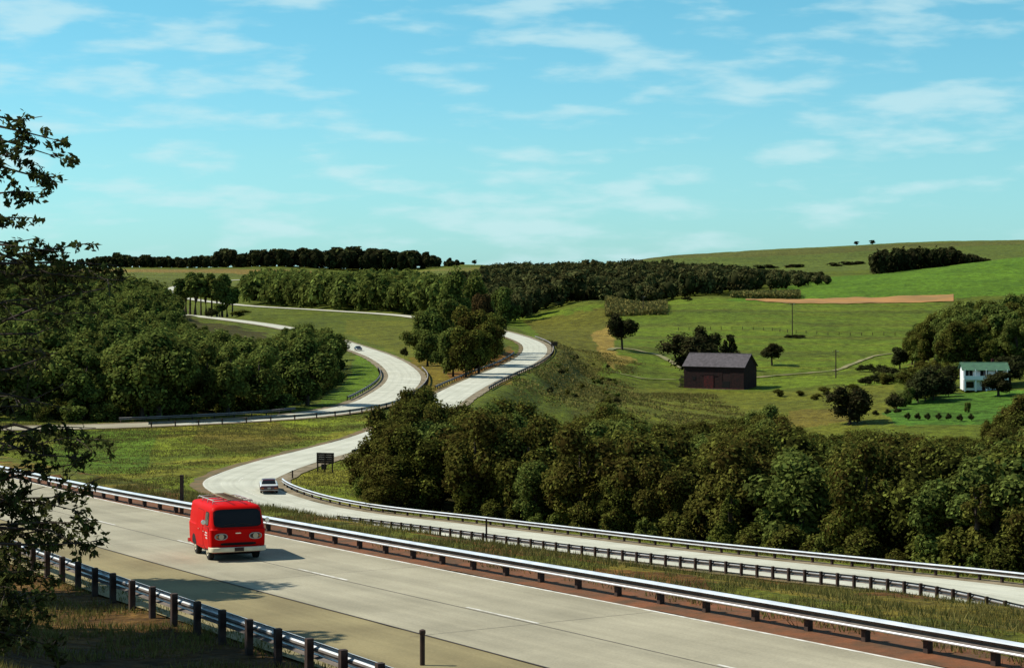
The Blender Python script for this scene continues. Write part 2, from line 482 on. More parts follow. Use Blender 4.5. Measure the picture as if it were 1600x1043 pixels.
PX = 800 + F * GX / np.maximum(GY, 1); PYY = HY + (H - GZ) * F / np.maximum(GY, 1)
front = GY > 10
col = np.empty((len(GX), 3)); col[:] = (.075, .115, .022)
def paint(mask, c, a=1.0):
    col[mask] = col[mask] * (1 - a) + np.array(c) * a
n5 = vnoise(GX, GY, 9, 5); n40 = vnoise(GX, GY, 45, 6)
jx = (vnoise(GX, GY, 11, 8) - .5) * 10; jy = (vnoise(GX, GY, 11, 9) - .5) * 4
qx = PX + jx; qy = PYY + jy
def zone(poly, d0, d1, c, a=1.0): paint(front & (GY > d0) & (GY < d1) & inpoly(qx, qy, poly), c, a)
# near bank, dry
paint(GY < 75, (.095, .062, .032))
paint((GY < 75) & (n5 > .55), (.060, .040, .022))
# median between the two carriageways
paint((S1 < -5) & (S2 > 4) & (GY < 175) & (GX < 60), (.120, .115, .032))
paint((S1 < -5) & (S2 > 4) & (GY < 175) & (vnoise(GX, GY, 4, 3) > .55), (.105, .06, .028))
paint((S1 < -5) & (S1 > -9) & (GY < 175) & (vnoise(GX, GY, 2.5, 4) > .5), (.075, .10, .02))
# big field inside the bend
fld = (GY > 175) & (GY < 320) & (PX < 640) & (S1 < 0) | ((GY >= 175) & (GY < 320) & (PX < 700) & (np.abs(S1) < 80) & (S2 > 0))
paint(fld, (.115, .175, .026)); paint(fld & (n5 > .6), (.145, .175, .034)); paint(fld & (n5 < .22), (.090, .140, .024))
zone([(310, 668), (440, 660), (470, 690), (380, 710), (300, 690)], 180, 330, (.105, .075, .03), .5)
zone([(100, 672), (250, 672), (230, 740), (60, 740)], 180, 330, (.065, .15, .02), .8)
# inside of the left bend
zone([(470, 645), (560, 620), (610, 600), (605, 560), (560, 545), (540, 600)], 320, 640, (.075, .155, .018))
# grass between the carriageways beyond
zone([(540, 500), (650, 500), (650, 570), (600, 545), (540, 520)], 500, 1100, (.095, .125, .025))
zone([(640, 560), (800, 540), (800, 600), (700, 610), (650, 620)], 380, 640, (.125, .115, .028))
zone([(700, 585), (800, 545), (805, 560), (720, 605)], 380, 640, (.15, .09, .035))
# woodland floor
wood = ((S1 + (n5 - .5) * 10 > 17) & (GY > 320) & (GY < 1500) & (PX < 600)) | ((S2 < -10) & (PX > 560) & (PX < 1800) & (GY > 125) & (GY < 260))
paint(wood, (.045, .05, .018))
# barn side pasture
zone([(780, 500), (960, 470), (1560, 455), (1480, 470), (1440, 530), (1400, 600), (1300, 600), (1200, 610), (960, 590), (900, 610), (860, 540)], 420, 1100, (.085, .150, .022))
zone([(820, 500), (950, 480), (960, 540), (930, 590), (900, 600), (870, 560)], 420, 1100, (.095, .115, .026))
zone([(925, 520), (960, 505), (960, 555), (1000, 560), (960, 580), (935, 550)], 420, 1100, (.24, .20, .09), .8)
zone([(880, 560), (930, 600), (970, 640), (900, 650), (850, 600)], 400, 640, (.075, .10, .026))
zone([(960, 605), (1070, 608), (1200, 612), (1300, 605), (1400, 600), (1400, 650), (1250, 700), (1000, 680)], 380, 640, (.110, .140, .03), .7)
zone([(1230, 640), (1330, 635), (1330, 660), (1230, 668)], 380, 560, (.125, .105, .04), .6)
zone([(1380, 645), (1420, 625), (1500, 612), (1600, 610), (1600, 662), (1400, 662)], 420, 560, (.050, .135, .028))
# shorn rows in the pasture
rows = front & (GY > 620) & (GY < 980) & (PX > 960) & (PX < 1500)
paint(rows & ((np.sin((GY + GX * .1) * .09) > .75)), (.065, .100, .022), .8)
paint(front & (GY > 640) & (GY < 960) & (PX > 960) & (PX < 1500) & (np.sin(GY * .21 + GX * .02) > .86), (.095, .11, .03), .45)
# right hill and far fields
hill = front & (GY > 985) & (GY < 1380) & (PX > 1130) & inpoly(PX, PYY, [(1130, 470), (1330, 425), (1580, 395), (1800, 380), (1800, 480), (1130, 475)])
paint(hill, (.070, .165, .022))
far = front & (GY > 1560) & (GY < 2600) & (PX > 900)
paint(far, (.075, .120, .040))
paint(far & (GY > 1820), (.080, .105, .042)); paint(far & (GY > 1940), (.085, .130, .045))
paint(front & (GY > 1500) & (GY < 2000) & (PX < 760), (.09, .13, .045))
paint(front & (GY > 1905) & (GY < 2010) & (PX < 500), (.16, .14, .07))
paint(front & (GY > 1700) & (GY < 1960) & (PX > 600) & (PX < 760), (.12, .14, .055))
col *= (.86 + .28 * n40)[:, None] * np.array([1.04, .86, .48])
cola = np.vstack([col, [[.1, .1, .04]]])
fan = np.stack([np.full(nt_, ct), (np.arange(nt_) + 1) % nt_, np.arange(nt_)], -1)

def ground_mat():
    m = bpy.data.materials.new('grass_ground'); m.use_nodes = True
    t = m.node_tree; nd = t.nodes; p = nd['Principled BSDF']
    p.inputs['Roughness'].default_value = .95; p.inputs['Specular IOR Level'].default_value = .1
    at = nd.new('ShaderNodeAttribute'); at.attribute_name = 'tint'
    g = nd.new('ShaderNodeNewGeometry')
    cur = at.outputs['Color']
    for sc, lo, hi, am in ((.35, (.55, .52, .45), (1.35, 1.4, 1.3), 1), (2.2, (.5, .5, .5), (1.5, 1.5, 1.4), .8), (.06, (.8, .78, .8), (1.25, 1.15, 1.0), .8), (9, (.6, .6, .6), (1.4, 1.4, 1.4), .6)):
        n = nd.new('ShaderNodeTexNoise'); n.inputs['Scale'].default_value = sc; n.inputs['Detail'].default_value = 6; n.inputs['Roughness'].default_value = .65
        t.links.new(g.outputs['Position'], n.inputs['Vector'])
        r = nd.new('ShaderNodeValToRGB'); r.color_ramp.elements[0].position = .36; r.color_ramp.elements[1].position = .64
        r.color_ramp.elements[0].color = (*lo, 1); r.color_ramp.elements[1].color = (*hi, 1)
        t.links.new(n.outputs['Fac'], r.inputs[0])
        x = nd.new('ShaderNodeMix'); x.data_type = 'RGBA'; x.blend_type = 'MULTIPLY'; x.inputs['Factor'].default_value = am
        t.links.new(cur, x.inputs['A']); t.links.new(r.outputs[0], x.inputs['B']); cur = x.outputs['Result']
    t.links.new(cur, p.inputs['Base Color'])
    n = nd.new('ShaderNodeTexNoise'); n.inputs['Scale'].default_value = 1.4; n.inputs['Detail'].default_value = 9
    t.links.new(g.outputs['Position'], n.inputs['Vector'])
    b = nd.new('ShaderNodeBump'); b.inputs['Strength'].default_value = .8; b.inputs['Distance'].default_value = .5
    t.links.new(n.outputs['Fac'], b.inputs['Height']); t.links.new(b.outputs[0], p.inputs['Normal'])
    return m
M['ground'] = ground_mat()
quads = faces[:, ::-1]
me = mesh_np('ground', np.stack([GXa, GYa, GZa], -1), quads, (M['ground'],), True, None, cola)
tag(link('ground', me), 'rolling green farmland with mown banks and meadows', kind='structure')
# the small disc under the camera's hilltop
me = mesh_np('hilltop_ground', np.array([(1.99 * math.sin(t), 1.99 * math.cos(t), 8.1 + 0.0) for t in np.linspace(0, 2 * math.pi, 24, endpoint=False)] + [(0, 0, 8.1)]),
             np.array([(24, (k + 1) % 24, k) for k in range(24)]), (M['ground'],), True, None, np.tile([[.1, .1, .04]], (25, 1)))
tag(link('hilltop_ground', me), kind='structure')

# ---------------------------------------------------------------- carriageways
def road_mat(name, c1, c2, along=None, seed=0):
    m = mat(name, c1, .9, noise=(.25, c2, .9, 8), spec=.2, bump=.05, bscale=30)
    t = m.node_tree; nd = t.nodes; p = nd['Principled BSDF']
    src = p.inputs['Base Color'].links[0].from_socket
    g = nd.new('ShaderNodeNewGeometry')
    n = nd.new('ShaderNodeTexNoise'); n.inputs['Scale'].default_value = 14; n.inputs['Detail'].default_value = 8; n.inputs['Roughness'].default_value = .7
    t.links.new(g.outputs['Position'], n.inputs['Vector'])
    r = nd.new('ShaderNodeMapRange'); r.inputs['From Min'].default_value = .3; r.inputs['From Max'].default_value = .7; r.inputs['To Min'].default_value = .84; r.inputs['To Max'].default_value = 1.14
    t.links.new(n.outputs['Fac'], r.inputs[0])
    # u = metres across, v = metres along : oily middle of each lane, long streaks
    a = nd.new('ShaderNodeAttribute'); a.attribute_name = 'tint'
    s = nd.new('ShaderNodeSeparateColor'); t.links.new(a.outputs['Color'], s.inputs[0])
    cb = nd.new('ShaderNodeCombineXYZ'); t.links.new(s.outputs[0], cb.inputs[0])
    mv = nd.new('ShaderNodeMath'); mv.operation = 'MULTIPLY'; mv.inputs[1].default_value = .02; t.links.new(s.outputs[1], mv.inputs[0]); t.links.new(mv.outputs[0], cb.inputs[1])
    n2 = nd.new('ShaderNodeTexNoise'); n2.inputs['Scale'].default_value = 3.2; n2.inputs['Detail'].default_value = 5
    t.links.new(cb.outputs[0], n2.inputs['Vector'])
    r2 = nd.new('ShaderNodeMapRange'); r2.inputs['From Min'].default_value = .3; r2.inputs['From Max'].default_value = .7; r2.inputs['To Min'].default_value = .91; r2.inputs['To Max'].default_value = 1.06
    t.links.new(n2.outputs['Fac'], r2.inputs[0])
    mm = nd.new('ShaderNodeMath'); mm.operation = 'MULTIPLY'; t.links.new(r.outputs[0], mm.inputs[0]); t.links.new(r2.outputs[0], mm.inputs[1])
    wv = nd.new('ShaderNodeMath'); wv.operation = 'MULTIPLY'; wv.inputs[1].default_value = 3.4; t.links.new(s.outputs[0], wv.inputs[0])
    sn = nd.new('ShaderNodeMath'); sn.operation = 'SINE'; t.links.new(wv.outputs[0], sn.inputs[0])
    n3 = nd.new('ShaderNodeTexNoise'); n3.inputs['Scale'].default_value = .5; n3.inputs['Detail'].default_value = 4; t.links.new(g.outputs['Position'], n3.inputs['Vector'])
    ms = nd.new('ShaderNodeMath'); ms.operation = 'MULTIPLY'; t.links.new(sn.outputs[0], ms.inputs[0]); t.links.new(n3.outputs['Fac'], ms.inputs[1])
    r3 = nd.new('ShaderNodeMapRange'); r3.inputs['From Min'].default_value = 0; r3.inputs['From Max'].default_value = .6; r3.inputs['To Min'].default_value = 1.02; r3.inputs['To Max'].default_value = .93
    t.links.new(ms.outputs[0], r3.inputs[0])
    mq = nd.new('ShaderNodeMath'); mq.operation = 'MULTIPLY'; t.links.new(mm.outputs[0], mq.inputs[0]); t.links.new(r3.outputs[0], mq.inputs[1]); mm = mq
    x = nd.new('ShaderNodeMix'); x.data_type = 'RGBA'; x.blend_type = 'MULTIPLY'; x.inputs['Factor'].default_value = 1
    t.links.new(src, x.inputs['A']); t.links.new(mm.outputs[0], x.inputs['B']); t.links.new(x.outputs['Result'], p.inputs['Base Color'])
    return m
M['concrete'] = road_mat('road_concrete', (.360, .325, .228), (.262, .236, .162))
M['concrete_pale'] = road_mat('pale_concrete', (.50, .495, .40), (.40, .395, .31))
M['shoulder'] = road_mat('shoulder_asphalt', (.26, .215, .105), (.18, .145, .07))
M['verge'] = mat('rust_dirt', (.17, .060, .020), .95, noise=(1.2, (.09, .045, .018), 1), bump=.5, bscale=4)
M['brownverge'] = mat('brown_verge', (.17, .105, .045), .95, noise=(.5, (.09, .08, .03), 1))
M['gravel'] = mat('pale_gravel', (.25, .20, .13), .95, noise=(.8, (.13, .10, .05), 1), bump=.3, bscale=5)
M['paint'] = mat('road_paint', (.70, .67, .60), .7, noise=(2.5, (.42, .39, .31), 1))
M['joint'] = mat('tar_joint', (.05, .04, .035), .8)

def ribbon(name, path, o0, o1, dz, m, i0=0, i1=None, across=1, parent=None, wob=0, kind='structure', label=None):
    P_ = path.p[i0:i1]; N = path.n[i0:i1]; sv = path.s[i0:i1]
    cols = []; tn = []
    for k in range(across + 1):
        o = o0 + (o1 - o0) * k / across
        oo = np.full(len(P_), o)
        if wob and k in (0, across):
            oo = oo + (np.array([vnoise(np.array([s_]), np.array([k * 3.3]), 2.5, 3)[0] for s_ in sv]) - .5) * wob
        q = P_.copy(); q[:, :2] += N * oo[:, None]; q[:, 2] += dz + oo * path.bank[i0:i1]
        cols.append(q); tn.append(np.stack([oo, sv, 0 * sv], 1))
    V = np.stack(cols, 1).reshape(-1, 3); T = np.stack(tn, 1).reshape(-1, 3)
    n = len(P_); w = across + 1
    ii = (np.arange(n - 1)[:, None] * w + np.arange(across)[None]).ravel()
    fc = np.stack([ii, ii + w, ii + w + 1, ii + 1], -1)
    if o1 > o0: fc = fc[:, ::-1]
    me = mesh_np(name, V, fc, (m,), False, None, T)
    o = link(name, me, parent)
    if parent is None: tag(o, label, kind=kind)
    return o

j = RD1.idx(300)
ribbon('carriageway', RD1, -3.72, 3.27, 0, M['concrete'], 0, j, 2, label='concrete carriageway carrying the red van')
ribbon('carriageway', RD1, -3.72, 3.72, 0, M['concrete_pale'], j - 1, None, 2)
ribbon('carriageway', RD2, -3.72, 3.72, 0, M['concrete_pale'], 0, None, 2, label='pale concrete carriageway of the opposite direction')
k1 = RD1.idx(330)
ribbon('road_shoulder', RD1, 3.25, 7.4, -.012, M['shoulder'], 0, RD1.idx(170), 1, wob=.1)
ribbon('road_shoulder', RD1, 3.70, 5.4, -.012, M['gravel'], RD1.idx(170) - 1, None, 1, wob=.5)
ribbon('road_shoulder', RD1, -3.70, -5.0, -.012, M['gravel'], RD1.idx(250), None, 1, wob=.5)
ribbon('dirt_verge', RD1, -3.75, -5.9, -.012, M['verge'], 0, RD1.idx(250), 1, wob=.5)
jj = RD2.idx(200)
ribbon('road_shoulder', RD2, -3.70, -5.6, -.012, M['gravel'], 0, None, 1, wob=.5)
ribbon('dirt_verge', RD2, 3.70, 5.0, -.012, M['brownverge'], 0, None, 1, wob=.9)
ribbon('edge_line', RD1, -3.57, -3.69, .006, M['paint'], 0, RD1.idx(330), label='white painted edge line along the median side')
ribbon('edge_line', RD2, 3.56, 3.66, .006, M['paint'], 0, RD2.idx(330))
ribbon('pavement_joint', RD1, .09, .13, .004, M['joint'], 0, RD1.idx(250))
ribbon('pavement_joint', RD1, 3.22, 3.28, .004, M['joint'], 0, RD1.idx(250))
def dashes(path, a, b, s0=None, per=12.2, ln=4.8):
    s = path.s[a] if s0 is None else s0
    while s < path.s[b]:
        i0 = int(s / 2); i1 = int((s + ln) / 2) + 1
        if i1 < b: ribbon('lane_dash', path, -.07, .03, .006, M['paint'], i0, i1)
        s += per
pxc = 800 + F * RD1.p[:, 0] / np.maximum(RD1.p[:, 1], 5)
sD = float(np.interp(-837, -pxc[(RD1.p[:, 1] > 20) & (RD1.p[:, 1] < 100)], RD1.s[(RD1.p[:, 1] > 20) & (RD1.p[:, 1] < 100)]))
dashes(RD1, 6, RD1.idx(200), sD - 24.4); dashes(RD2, RD2.idx(90), RD2.idx(330))
for i in range(4, RD1.idx(120), 7):    # sawn cross joints
    q = [RD1.off(o, .003)[i] for o in (-3.7, 3.7)]; t = RD1.t[i] * .009
    b_ = MB(); b_.poly([(q[0][0] - t[0], q[0][1] - t[1], q[0][2]), (q[0][0] + t[0], q[0][1] + t[1], q[0][2]), (q[1][0] + t[0], q[1][1] + t[1], q[1][2]), (q[1][0] - t[0], q[1][1] - t[1], q[1][2])])
    tag(b_.build('pavement_joint', M['joint']), kind='structure')

# farm tracks and ploughed strip, draped
def drape(name, pts, w, m, dz=.12, label=None):
    pth = Path([(x, y, 0) for x, y in pts], 4.0)
    rows_ = []
    for o in np.linspace(-w / 2, w / 2, 5):
        q = pth.off(o + (vnoise(pth.p[:, 0], pth.p[:, 1], 8, 3) - .5) * .8)
        q[:, 2] = ground_z(q[:, 0], q[:, 1]) + dz + .0002 * q[:, 1]
        rows_.append(q)
    V = np.stack(rows_, 1).reshape(-1, 3); n = len(rows_[0])
    ii = (np.arange(n - 1)[:, None] * 5 + np.arange(4)[None]).ravel()
    fc = np.stack([ii, ii + 1, ii + 6, ii + 5], -1)
    tag(link(name, mesh_np(name, V, fc, (m,), False)), label, kind='structure')
def gp2(px, D): return ((px - 800.) / F * D, D)
M['track'] = mat('sandy_track', (.26, .215, .11), .95, noise=(.25, (.12, .13, .035), 1))
M['plough'] = mat('ploughed_soil', (.36, .175, .05), .95, noise=(.05, (.22, .13, .04), 1), bump=.4, bscale=2)
drape('farm_track', [gp2(951, 690), gp2(965, 706), gp2(985, 712), gp2(1030, 690), gp2(1070, 655)], 2.4, M['track'], label='sandy farm track leading past the lone tree')
drape('farm_track', [gp2(1180, 628), gp2(1240, 634), gp2(1300, 645), gp2(1360, 690), gp2(1400, 700)], 2.0, M['track'], label='pale farm track running right from the barn')
drape('farm_track', [gp2(955, 625), gp2(1000, 618), gp2(1068, 622)], 1.4, M['track'], label='thin bare path to the left of the barn')
# ploughed strip
us = np.linspace(1165, 1490, 90); ds = np.linspace(966, 1004, 10)
UU, DD = np.meshgrid(us, ds)
D2 = DD + (vnoise(UU, DD * 0, 18, 2) - .5) * 5
XX = (UU - 800) / F * D2
taper = np.clip((UU - 1165) / 60, .25, 1)
D2 = 1004 - (1004 - D2) * taper
XX = (UU - 800) / F * D2
ZZ = ground_z(XX.ravel(), D2.ravel()) + .3
ii = (np.arange(9)[:, None] * 90 + np.arange(89)[None]).ravel()
tag(link('ploughed_strip', mesh_np('ploughed_strip', np.stack([XX.ravel(), D2.ravel(), ZZ], -1), np.stack([ii, ii + 1, ii + 91, ii + 90], -1), (M['plough'],))),
    'long strip of bare orange ploughed soil across the pasture', kind='structure')

# ---------------------------------------------------------------- foliage generator
def cards(cen, nor, size, rg, tint, asp=.62, fold=.25):
    """pointed leaf-clump faces; cen (n,3), nor (n,3), size (n,)"""
    n = len(cen)
    a = rg.normal(size=(n, 3)); a -= (a * nor).sum(1)[:, None] * nor
    a /= np.linalg.norm(a, axis=1)[:, None] + 1e-9
    b = np.cross(nor, a)
    s = size[:, None]
    v = np.stack([cen - a * s, cen + b * s * asp + nor * s * fold * .5, cen + a * s, cen - b * s * asp + nor * s * fold * .3], 1)
    V = v.reshape(-1, 3)
    Fq = np.arange(4 * n).reshape(-1, 4)
    T = np.repeat(tint, 4, axis=0)
    return V, Fq, T

def crown_geo(seed, n, rx, rz, zc, lobes=12, lr=.42, size=.3, core=True, shape='round', gap=.0):
    rg = np.random.default_rng(seed)
    L = []
    for k in range(lobes):
        while True:
            p = rg.uniform(-1, 1, 3)
            if np.linalg.norm(p) < 1: break
        if shape == 'round':
            w = 1.0
        elif shape == 'cone':
            p[2] = rg.uniform(-1, .8); w = (1 - (p[2] + 1) / 2 * .85); 
        elif shape == 'column':
            w = .8
        p = p * np.array([rx * .72 * w, rx * .72 * w, rz * .72])
        r = rx * lr * rg.uniform(.7, 1.25) * (w if shape == 'cone' else 1)
        L.append((p, r, rg.uniform(.75, 1.1)))
    Vs, Fs, Ts = [], [], []; off = 0
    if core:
        # rough dark heart of each lobe (same foliage in its darkest tint, inner shade put into the colour) so the crown is not see-through
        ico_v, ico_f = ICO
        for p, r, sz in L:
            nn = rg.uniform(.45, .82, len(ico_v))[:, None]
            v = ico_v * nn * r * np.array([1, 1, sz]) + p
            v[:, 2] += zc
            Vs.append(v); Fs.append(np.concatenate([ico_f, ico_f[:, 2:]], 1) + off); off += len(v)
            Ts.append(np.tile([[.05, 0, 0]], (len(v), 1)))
    rr = np.array([l[1] for l in L]) ** 2; pick = rg.choice(len(L), n, p=rr / rr.sum())
    P_ = np.array([l[0] for l in L])[pick]; Rr = np.array([l[1] for l in L])[pick]; Sz = np.array([l[2] for l in L])[pick]
    d = rg.normal(size=(n, 3)); d[:, 2] += .25; d /= np.linalg.norm(d, axis=1)[:, None]
    cen = P_ + d * (Rr * rg.uniform(.62, 1.12, n))[:, None] * np.stack([np.ones(n), np.ones(n), Sz], 1)
    cen[:, 2] += zc
    nor = d + rg.normal(size=(n, 3)) * .55 + np.array([0, 0, .55]); nor /= np.linalg.norm(nor, axis=1)[:, None]
    s = size * rg.uniform(.55, 1.3, n)
    lt = rg.uniform(0, 1, len(L))[pick] * .4
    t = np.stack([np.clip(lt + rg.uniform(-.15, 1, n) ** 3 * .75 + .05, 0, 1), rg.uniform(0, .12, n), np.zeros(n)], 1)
    V, Fq, T = cards(cen, nor, s, rg, t)
    Vs.append(V); Fs.append(Fq + off); Ts.append(T)
    return np.vstack(Vs), np.vstack(Fs), np.vstack(Ts), L

def make_ico():
    import bmesh
    b = bmesh.new(); bmesh.ops.create_icosphere(b, subdivisions=2, radius=1)
    v = np.array([q.co[:] for q in b.verts]); f = np.array([[x.index for x in q.verts] for q in b.faces]); b.free()
    return v, f
ICO = make_ico()
def make_ico1():
    import bmesh
    b = bmesh.new(); bmesh.ops.create_icosphere(b, subdivisions=1, radius=1)
    v = np.array([q.co[:] for q in b.verts]); f = np.array([[x.index for x in q.verts] for q in b.faces]); b.free()
    return v, f

def crown_mesh(name, m, *a, **k):
    V, Fq, T, L = crown_geo(*a, **k)
    # core triangles were doubled into degenerate quads: keep them as quads with a repeated corner removed
    tri = Fq[:, 2] == Fq[:, 3]
    me = bpy.data.meshes.new(name)
    fl = np.where(tri[:, None], np.concatenate([Fq[:, :3], np.full((len(Fq), 1), -1)], 1), Fq)
    loops = fl.ravel(); loops = loops[loops >= 0]
    cnt = np.where(tri, 3, 4); st = np.concatenate([[0], np.cumsum(cnt)[:-1]])
    me.vertices.add(len(V)); me.vertices.foreach_set('co', V.astype(np.float32).ravel())
    me.loops.add(len(loops)); me.loops.foreach_set('vertex_index', loops.astype(np.int32))
    me.polygons.add(len(fl)); me.polygons.foreach_set('loop_start', st.astype(np.int32))
    me.materials.append(m); me.update(calc_edges=True)
    at = me.attributes.new('tint', 'FLOAT_COLOR', 'POINT')
    c = np.ones((len(V), 4), np.float32); c[:, :3] = T; at.data.foreach_set('color', c.ravel())
    return me, L

def trunk_mb(h, r, zc, L, rg, n=6, bare=False):
    b = MB(); x = rg.uniform(-.3, .3); y = rg.uniform(-.3, .3)
    b.tube([(0, 0, -.6), (0, 0, h * .15), (x * .5, y * .5, h * .45), (x, y, h * .8)], [r * 1.4, r, r * .75, r * .3], n)
    for p, lr_, _ in L[:6]:
        z0 = h * rg.uniform(.3, .55)
        b.tube([(x * .4, y * .4, z0), (p[0] * .5, p[1] * .5, (z0 + zc + p[2]) * .55), (p[0] * .9, p[1] * .9, zc + p[2])], [r * .5, r * .32, r * .12], 4)
    return b

def put_tree(loc, crown, trunk, sc=(1, 1, 1), rz=0.0, label=None, group=None, name='tree', cat='tree'):
    o = empty(name, loc, rz); o.scale = sc
    c = link('crown', crown, o); t = link('trunk', trunk, o)
    tag(o, label, cat, group)
    return o

# standard variants are 10 m tall, base at 0
def variant(seed, m, n, size, wide=.40, shape='round', lobes=13, bottom=.12, nm='crown', lr=.42):
    zt = 10.; zb = zt * bottom; zc = (zt + zb) / 2; rz = (zt - zb) / 2 * 1.0; rx = 10 * wide
    me, L = crown_mesh(nm, m, seed, n, rx, rz, zc, lobes, lr, size, shape=shape)
    tm = trunk_mb(8.5, .26, zc, L, random.Random(seed)).mesh('trunk', M['bark'])
    return me, tm, L
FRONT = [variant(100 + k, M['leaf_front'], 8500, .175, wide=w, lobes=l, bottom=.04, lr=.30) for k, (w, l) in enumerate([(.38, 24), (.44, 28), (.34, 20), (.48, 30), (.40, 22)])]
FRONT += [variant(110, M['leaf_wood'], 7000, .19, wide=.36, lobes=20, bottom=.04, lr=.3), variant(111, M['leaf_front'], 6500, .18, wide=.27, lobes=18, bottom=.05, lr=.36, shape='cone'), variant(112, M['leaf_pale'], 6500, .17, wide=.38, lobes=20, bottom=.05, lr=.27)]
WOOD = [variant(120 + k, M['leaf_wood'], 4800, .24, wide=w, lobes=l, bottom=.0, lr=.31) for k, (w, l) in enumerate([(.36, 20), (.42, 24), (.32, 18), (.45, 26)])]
BUSH = [variant(140 + k, m_, 1800, .42, wide=.55, lobes=10, bottom=.0) for k, m_ in enumerate([M['leaf_front'], M['leaf_wood'], M['leaf_pale'], M['leaf_dark']])]

def merged_variant(v):
    """crown and trunk in one mesh, for trees too small to show parts"""
    cr_, tm, L = v
    me = cr_.copy(); me.name = 'tree'
    import bmesh
    b = bmesh.new(); b.from_mesh(me)
    nf = len(b.faces)
    b.from_mesh(tm); b.faces.ensure_lookup_table()
    for f in b.faces[nf:]: f.material_index = 1
    b.to_mesh(me); b.free()
    me.materials.append(M['bark'])
    return me
FRONT_M = [merged_variant(v) for v in FRONT]; WOOD_M = [merged_variant(v) for v in WOOD]; BUSH_M = [merged_variant(v) for v in BUSH]

def grid_pts(x0, x1, y0, y1, sp, seed):
    rg = np.random.default_rng(seed)
    gxx, gyy = np.meshgrid(np.arange(x0, x1, sp), np.arange(y0, y1, sp))
    x = gxx.ravel() + rg.uniform(-.42, .42, gxx.size) * sp; y = gyy.ravel() + rg.uniform(-.42, .42, gxx.size) * sp
    return x, y, rg
def env(px, pts):
    a = np.array(pts, float); return np.interp(px, a[:, 0], a[:, 1])

def gn_wood(name, label, rest, objs, cat='woodland'):
    """the trees past the first few hundred : one object, instanced on points"""
    if not rest: return
    n = len(rest); A_ = np.array(rest)
    me = bpy.data.meshes.new(name)
    me.vertices.add(n); me.vertices.foreach_set('co', A_[:, :3].astype(np.float32).ravel())
    sc = np.stack([A_[:, 4] / 10, A_[:, 4] / 10, A_[:, 3] / 10], 1).astype(np.float32)
    a = me.attributes.new('size', 'FLOAT_VECTOR', 'POINT'); a.data.foreach_set('vector', sc.ravel())
    rt = np.stack([A_[:, 5] * 0, A_[:, 5] * 0, A_[:, 5]], 1).astype(np.float32)
    a = me.attributes.new('turn', 'FLOAT_VECTOR', 'POINT'); a.data.foreach_set('vector', rt.ravel())
    vi = np.random.default_rng(n).integers(0, len(objs), n).astype(np.int32)
    a = me.attributes.new('variant', 'INT', 'POINT'); a.data.foreach_set('value', vi)
    me.update()
    ng = bpy.data.node_groups.new(name, 'GeometryNodeTree')
    ng.interface.new_socket('Geometry', in_out='INPUT', socket_type='NodeSocketGeometry')
    ng.interface.new_socket('Geometry', in_out='OUTPUT', socket_type='NodeSocketGeometry')
    N_ = ng.nodes; gi = N_.new('NodeGroupInput'); go = N_.new('NodeGroupOutput'); jn = N_.new('GeometryNodeJoinGeometry')
    def attr(nm, ty):
        x = N_.new('GeometryNodeInputNamedAttribute'); x.data_type = ty; x.inputs['Name'].default_value = nm; return x.outputs['Attribute']
    sz, tu, va = attr('size', 'FLOAT_VECTOR'), attr('turn', 'FLOAT_VECTOR'), attr('variant', 'INT')
    for k, ob in enumerate(objs):
        oi = N_.new('GeometryNodeObjectInfo'); oi.inputs['Object'].default_value = ob; oi.transform_space = 'ORIGINAL'; oi.inputs['As Instance'].default_value = True
        cp = N_.new('FunctionNodeCompare'); cp.data_type = 'INT'; cp.operation = 'EQUAL'; cp.inputs[3].default_value = k
        ng.links.new(va, cp.inputs[2])
        ip = N_.new('GeometryNodeInstanceOnPoints')
        ng.links.new(gi.outputs[0], ip.inputs['Points']); ng.links.new(cp.outputs[0], ip.inputs['Selection']); ng.links.new(oi.outputs['Geometry'], ip.inputs['Instance'])
        ng.links.new(tu, ip.inputs['Rotation']); ng.links.new(sz, ip.inputs['Scale']); ng.links.new(ip.outputs[0], jn.inputs[0])
    ng.links.new(jn.outputs[0], go.inputs[0])
    o = link(name, me); o.modifiers.new('trees', 'NODES').node_group = ng
    tag(o, label, cat, kind='stuff'); print(name, n, 'instanced')

def firsts(meshes):
    out = []
    for me in meshes:
        out.append(next(o for o in C.objects if o.type == 'MESH' and o.data is me))
    return out

def plant_wood(x, y, keep, top, hmin, hmax, meshes, label, group, rg, limit=None, name='tree', cat='tree', wmul=1.0, stuff=None, cap_rand=.75, wmin=0):
    px = 800 + F * x / y
    z, s1, s2 = ground_z(x, y, True)
    k = keep(px, y, s1, s2); x, y, z, px = x[k], y[k], z[k], px[k]
    hw = 2.9 * wmul * F / y
    yt = np.max([env(px + q_ * hw, top) - 0 for q_ in (-1, -.6, 0, .6, 1)], 0) * .65 + env(px, top) * .35
    allow = (H - (yt + rg.normal(0, 2.0, len(px)) - HY) * y / F) - z
    h = np.minimum(allow, rg.uniform(hmax * cap_rand, hmax, len(px)))
    ok = allow > hmin
    x, y, z, h, px = x[ok], y[ok], z[ok], h[ok], px[ok]
    order = np.argsort(y - h * 2)
    items = []
    for i in order:
        w = max(h[i], wmin) * rg.uniform(.85, 1.15) * wmul
        items.append((x[i], y[i], z[i] - .3, h[i], w, rg.uniform(0, 6.28)))
    n = 0
    for it in items[:limit]:
        me = meshes[int(rg.integers(len(meshes)))]
        o = link(name, me, None, it[:3], it[5]); o.scale = (it[4] / 10, it[4] / 10, it[3] / 10)
        tag(o, label, cat, group); n += 1
    rest = items[limit:] if limit else []
    print(group, 'placed', n, 'rest', len(rest))
    return rest

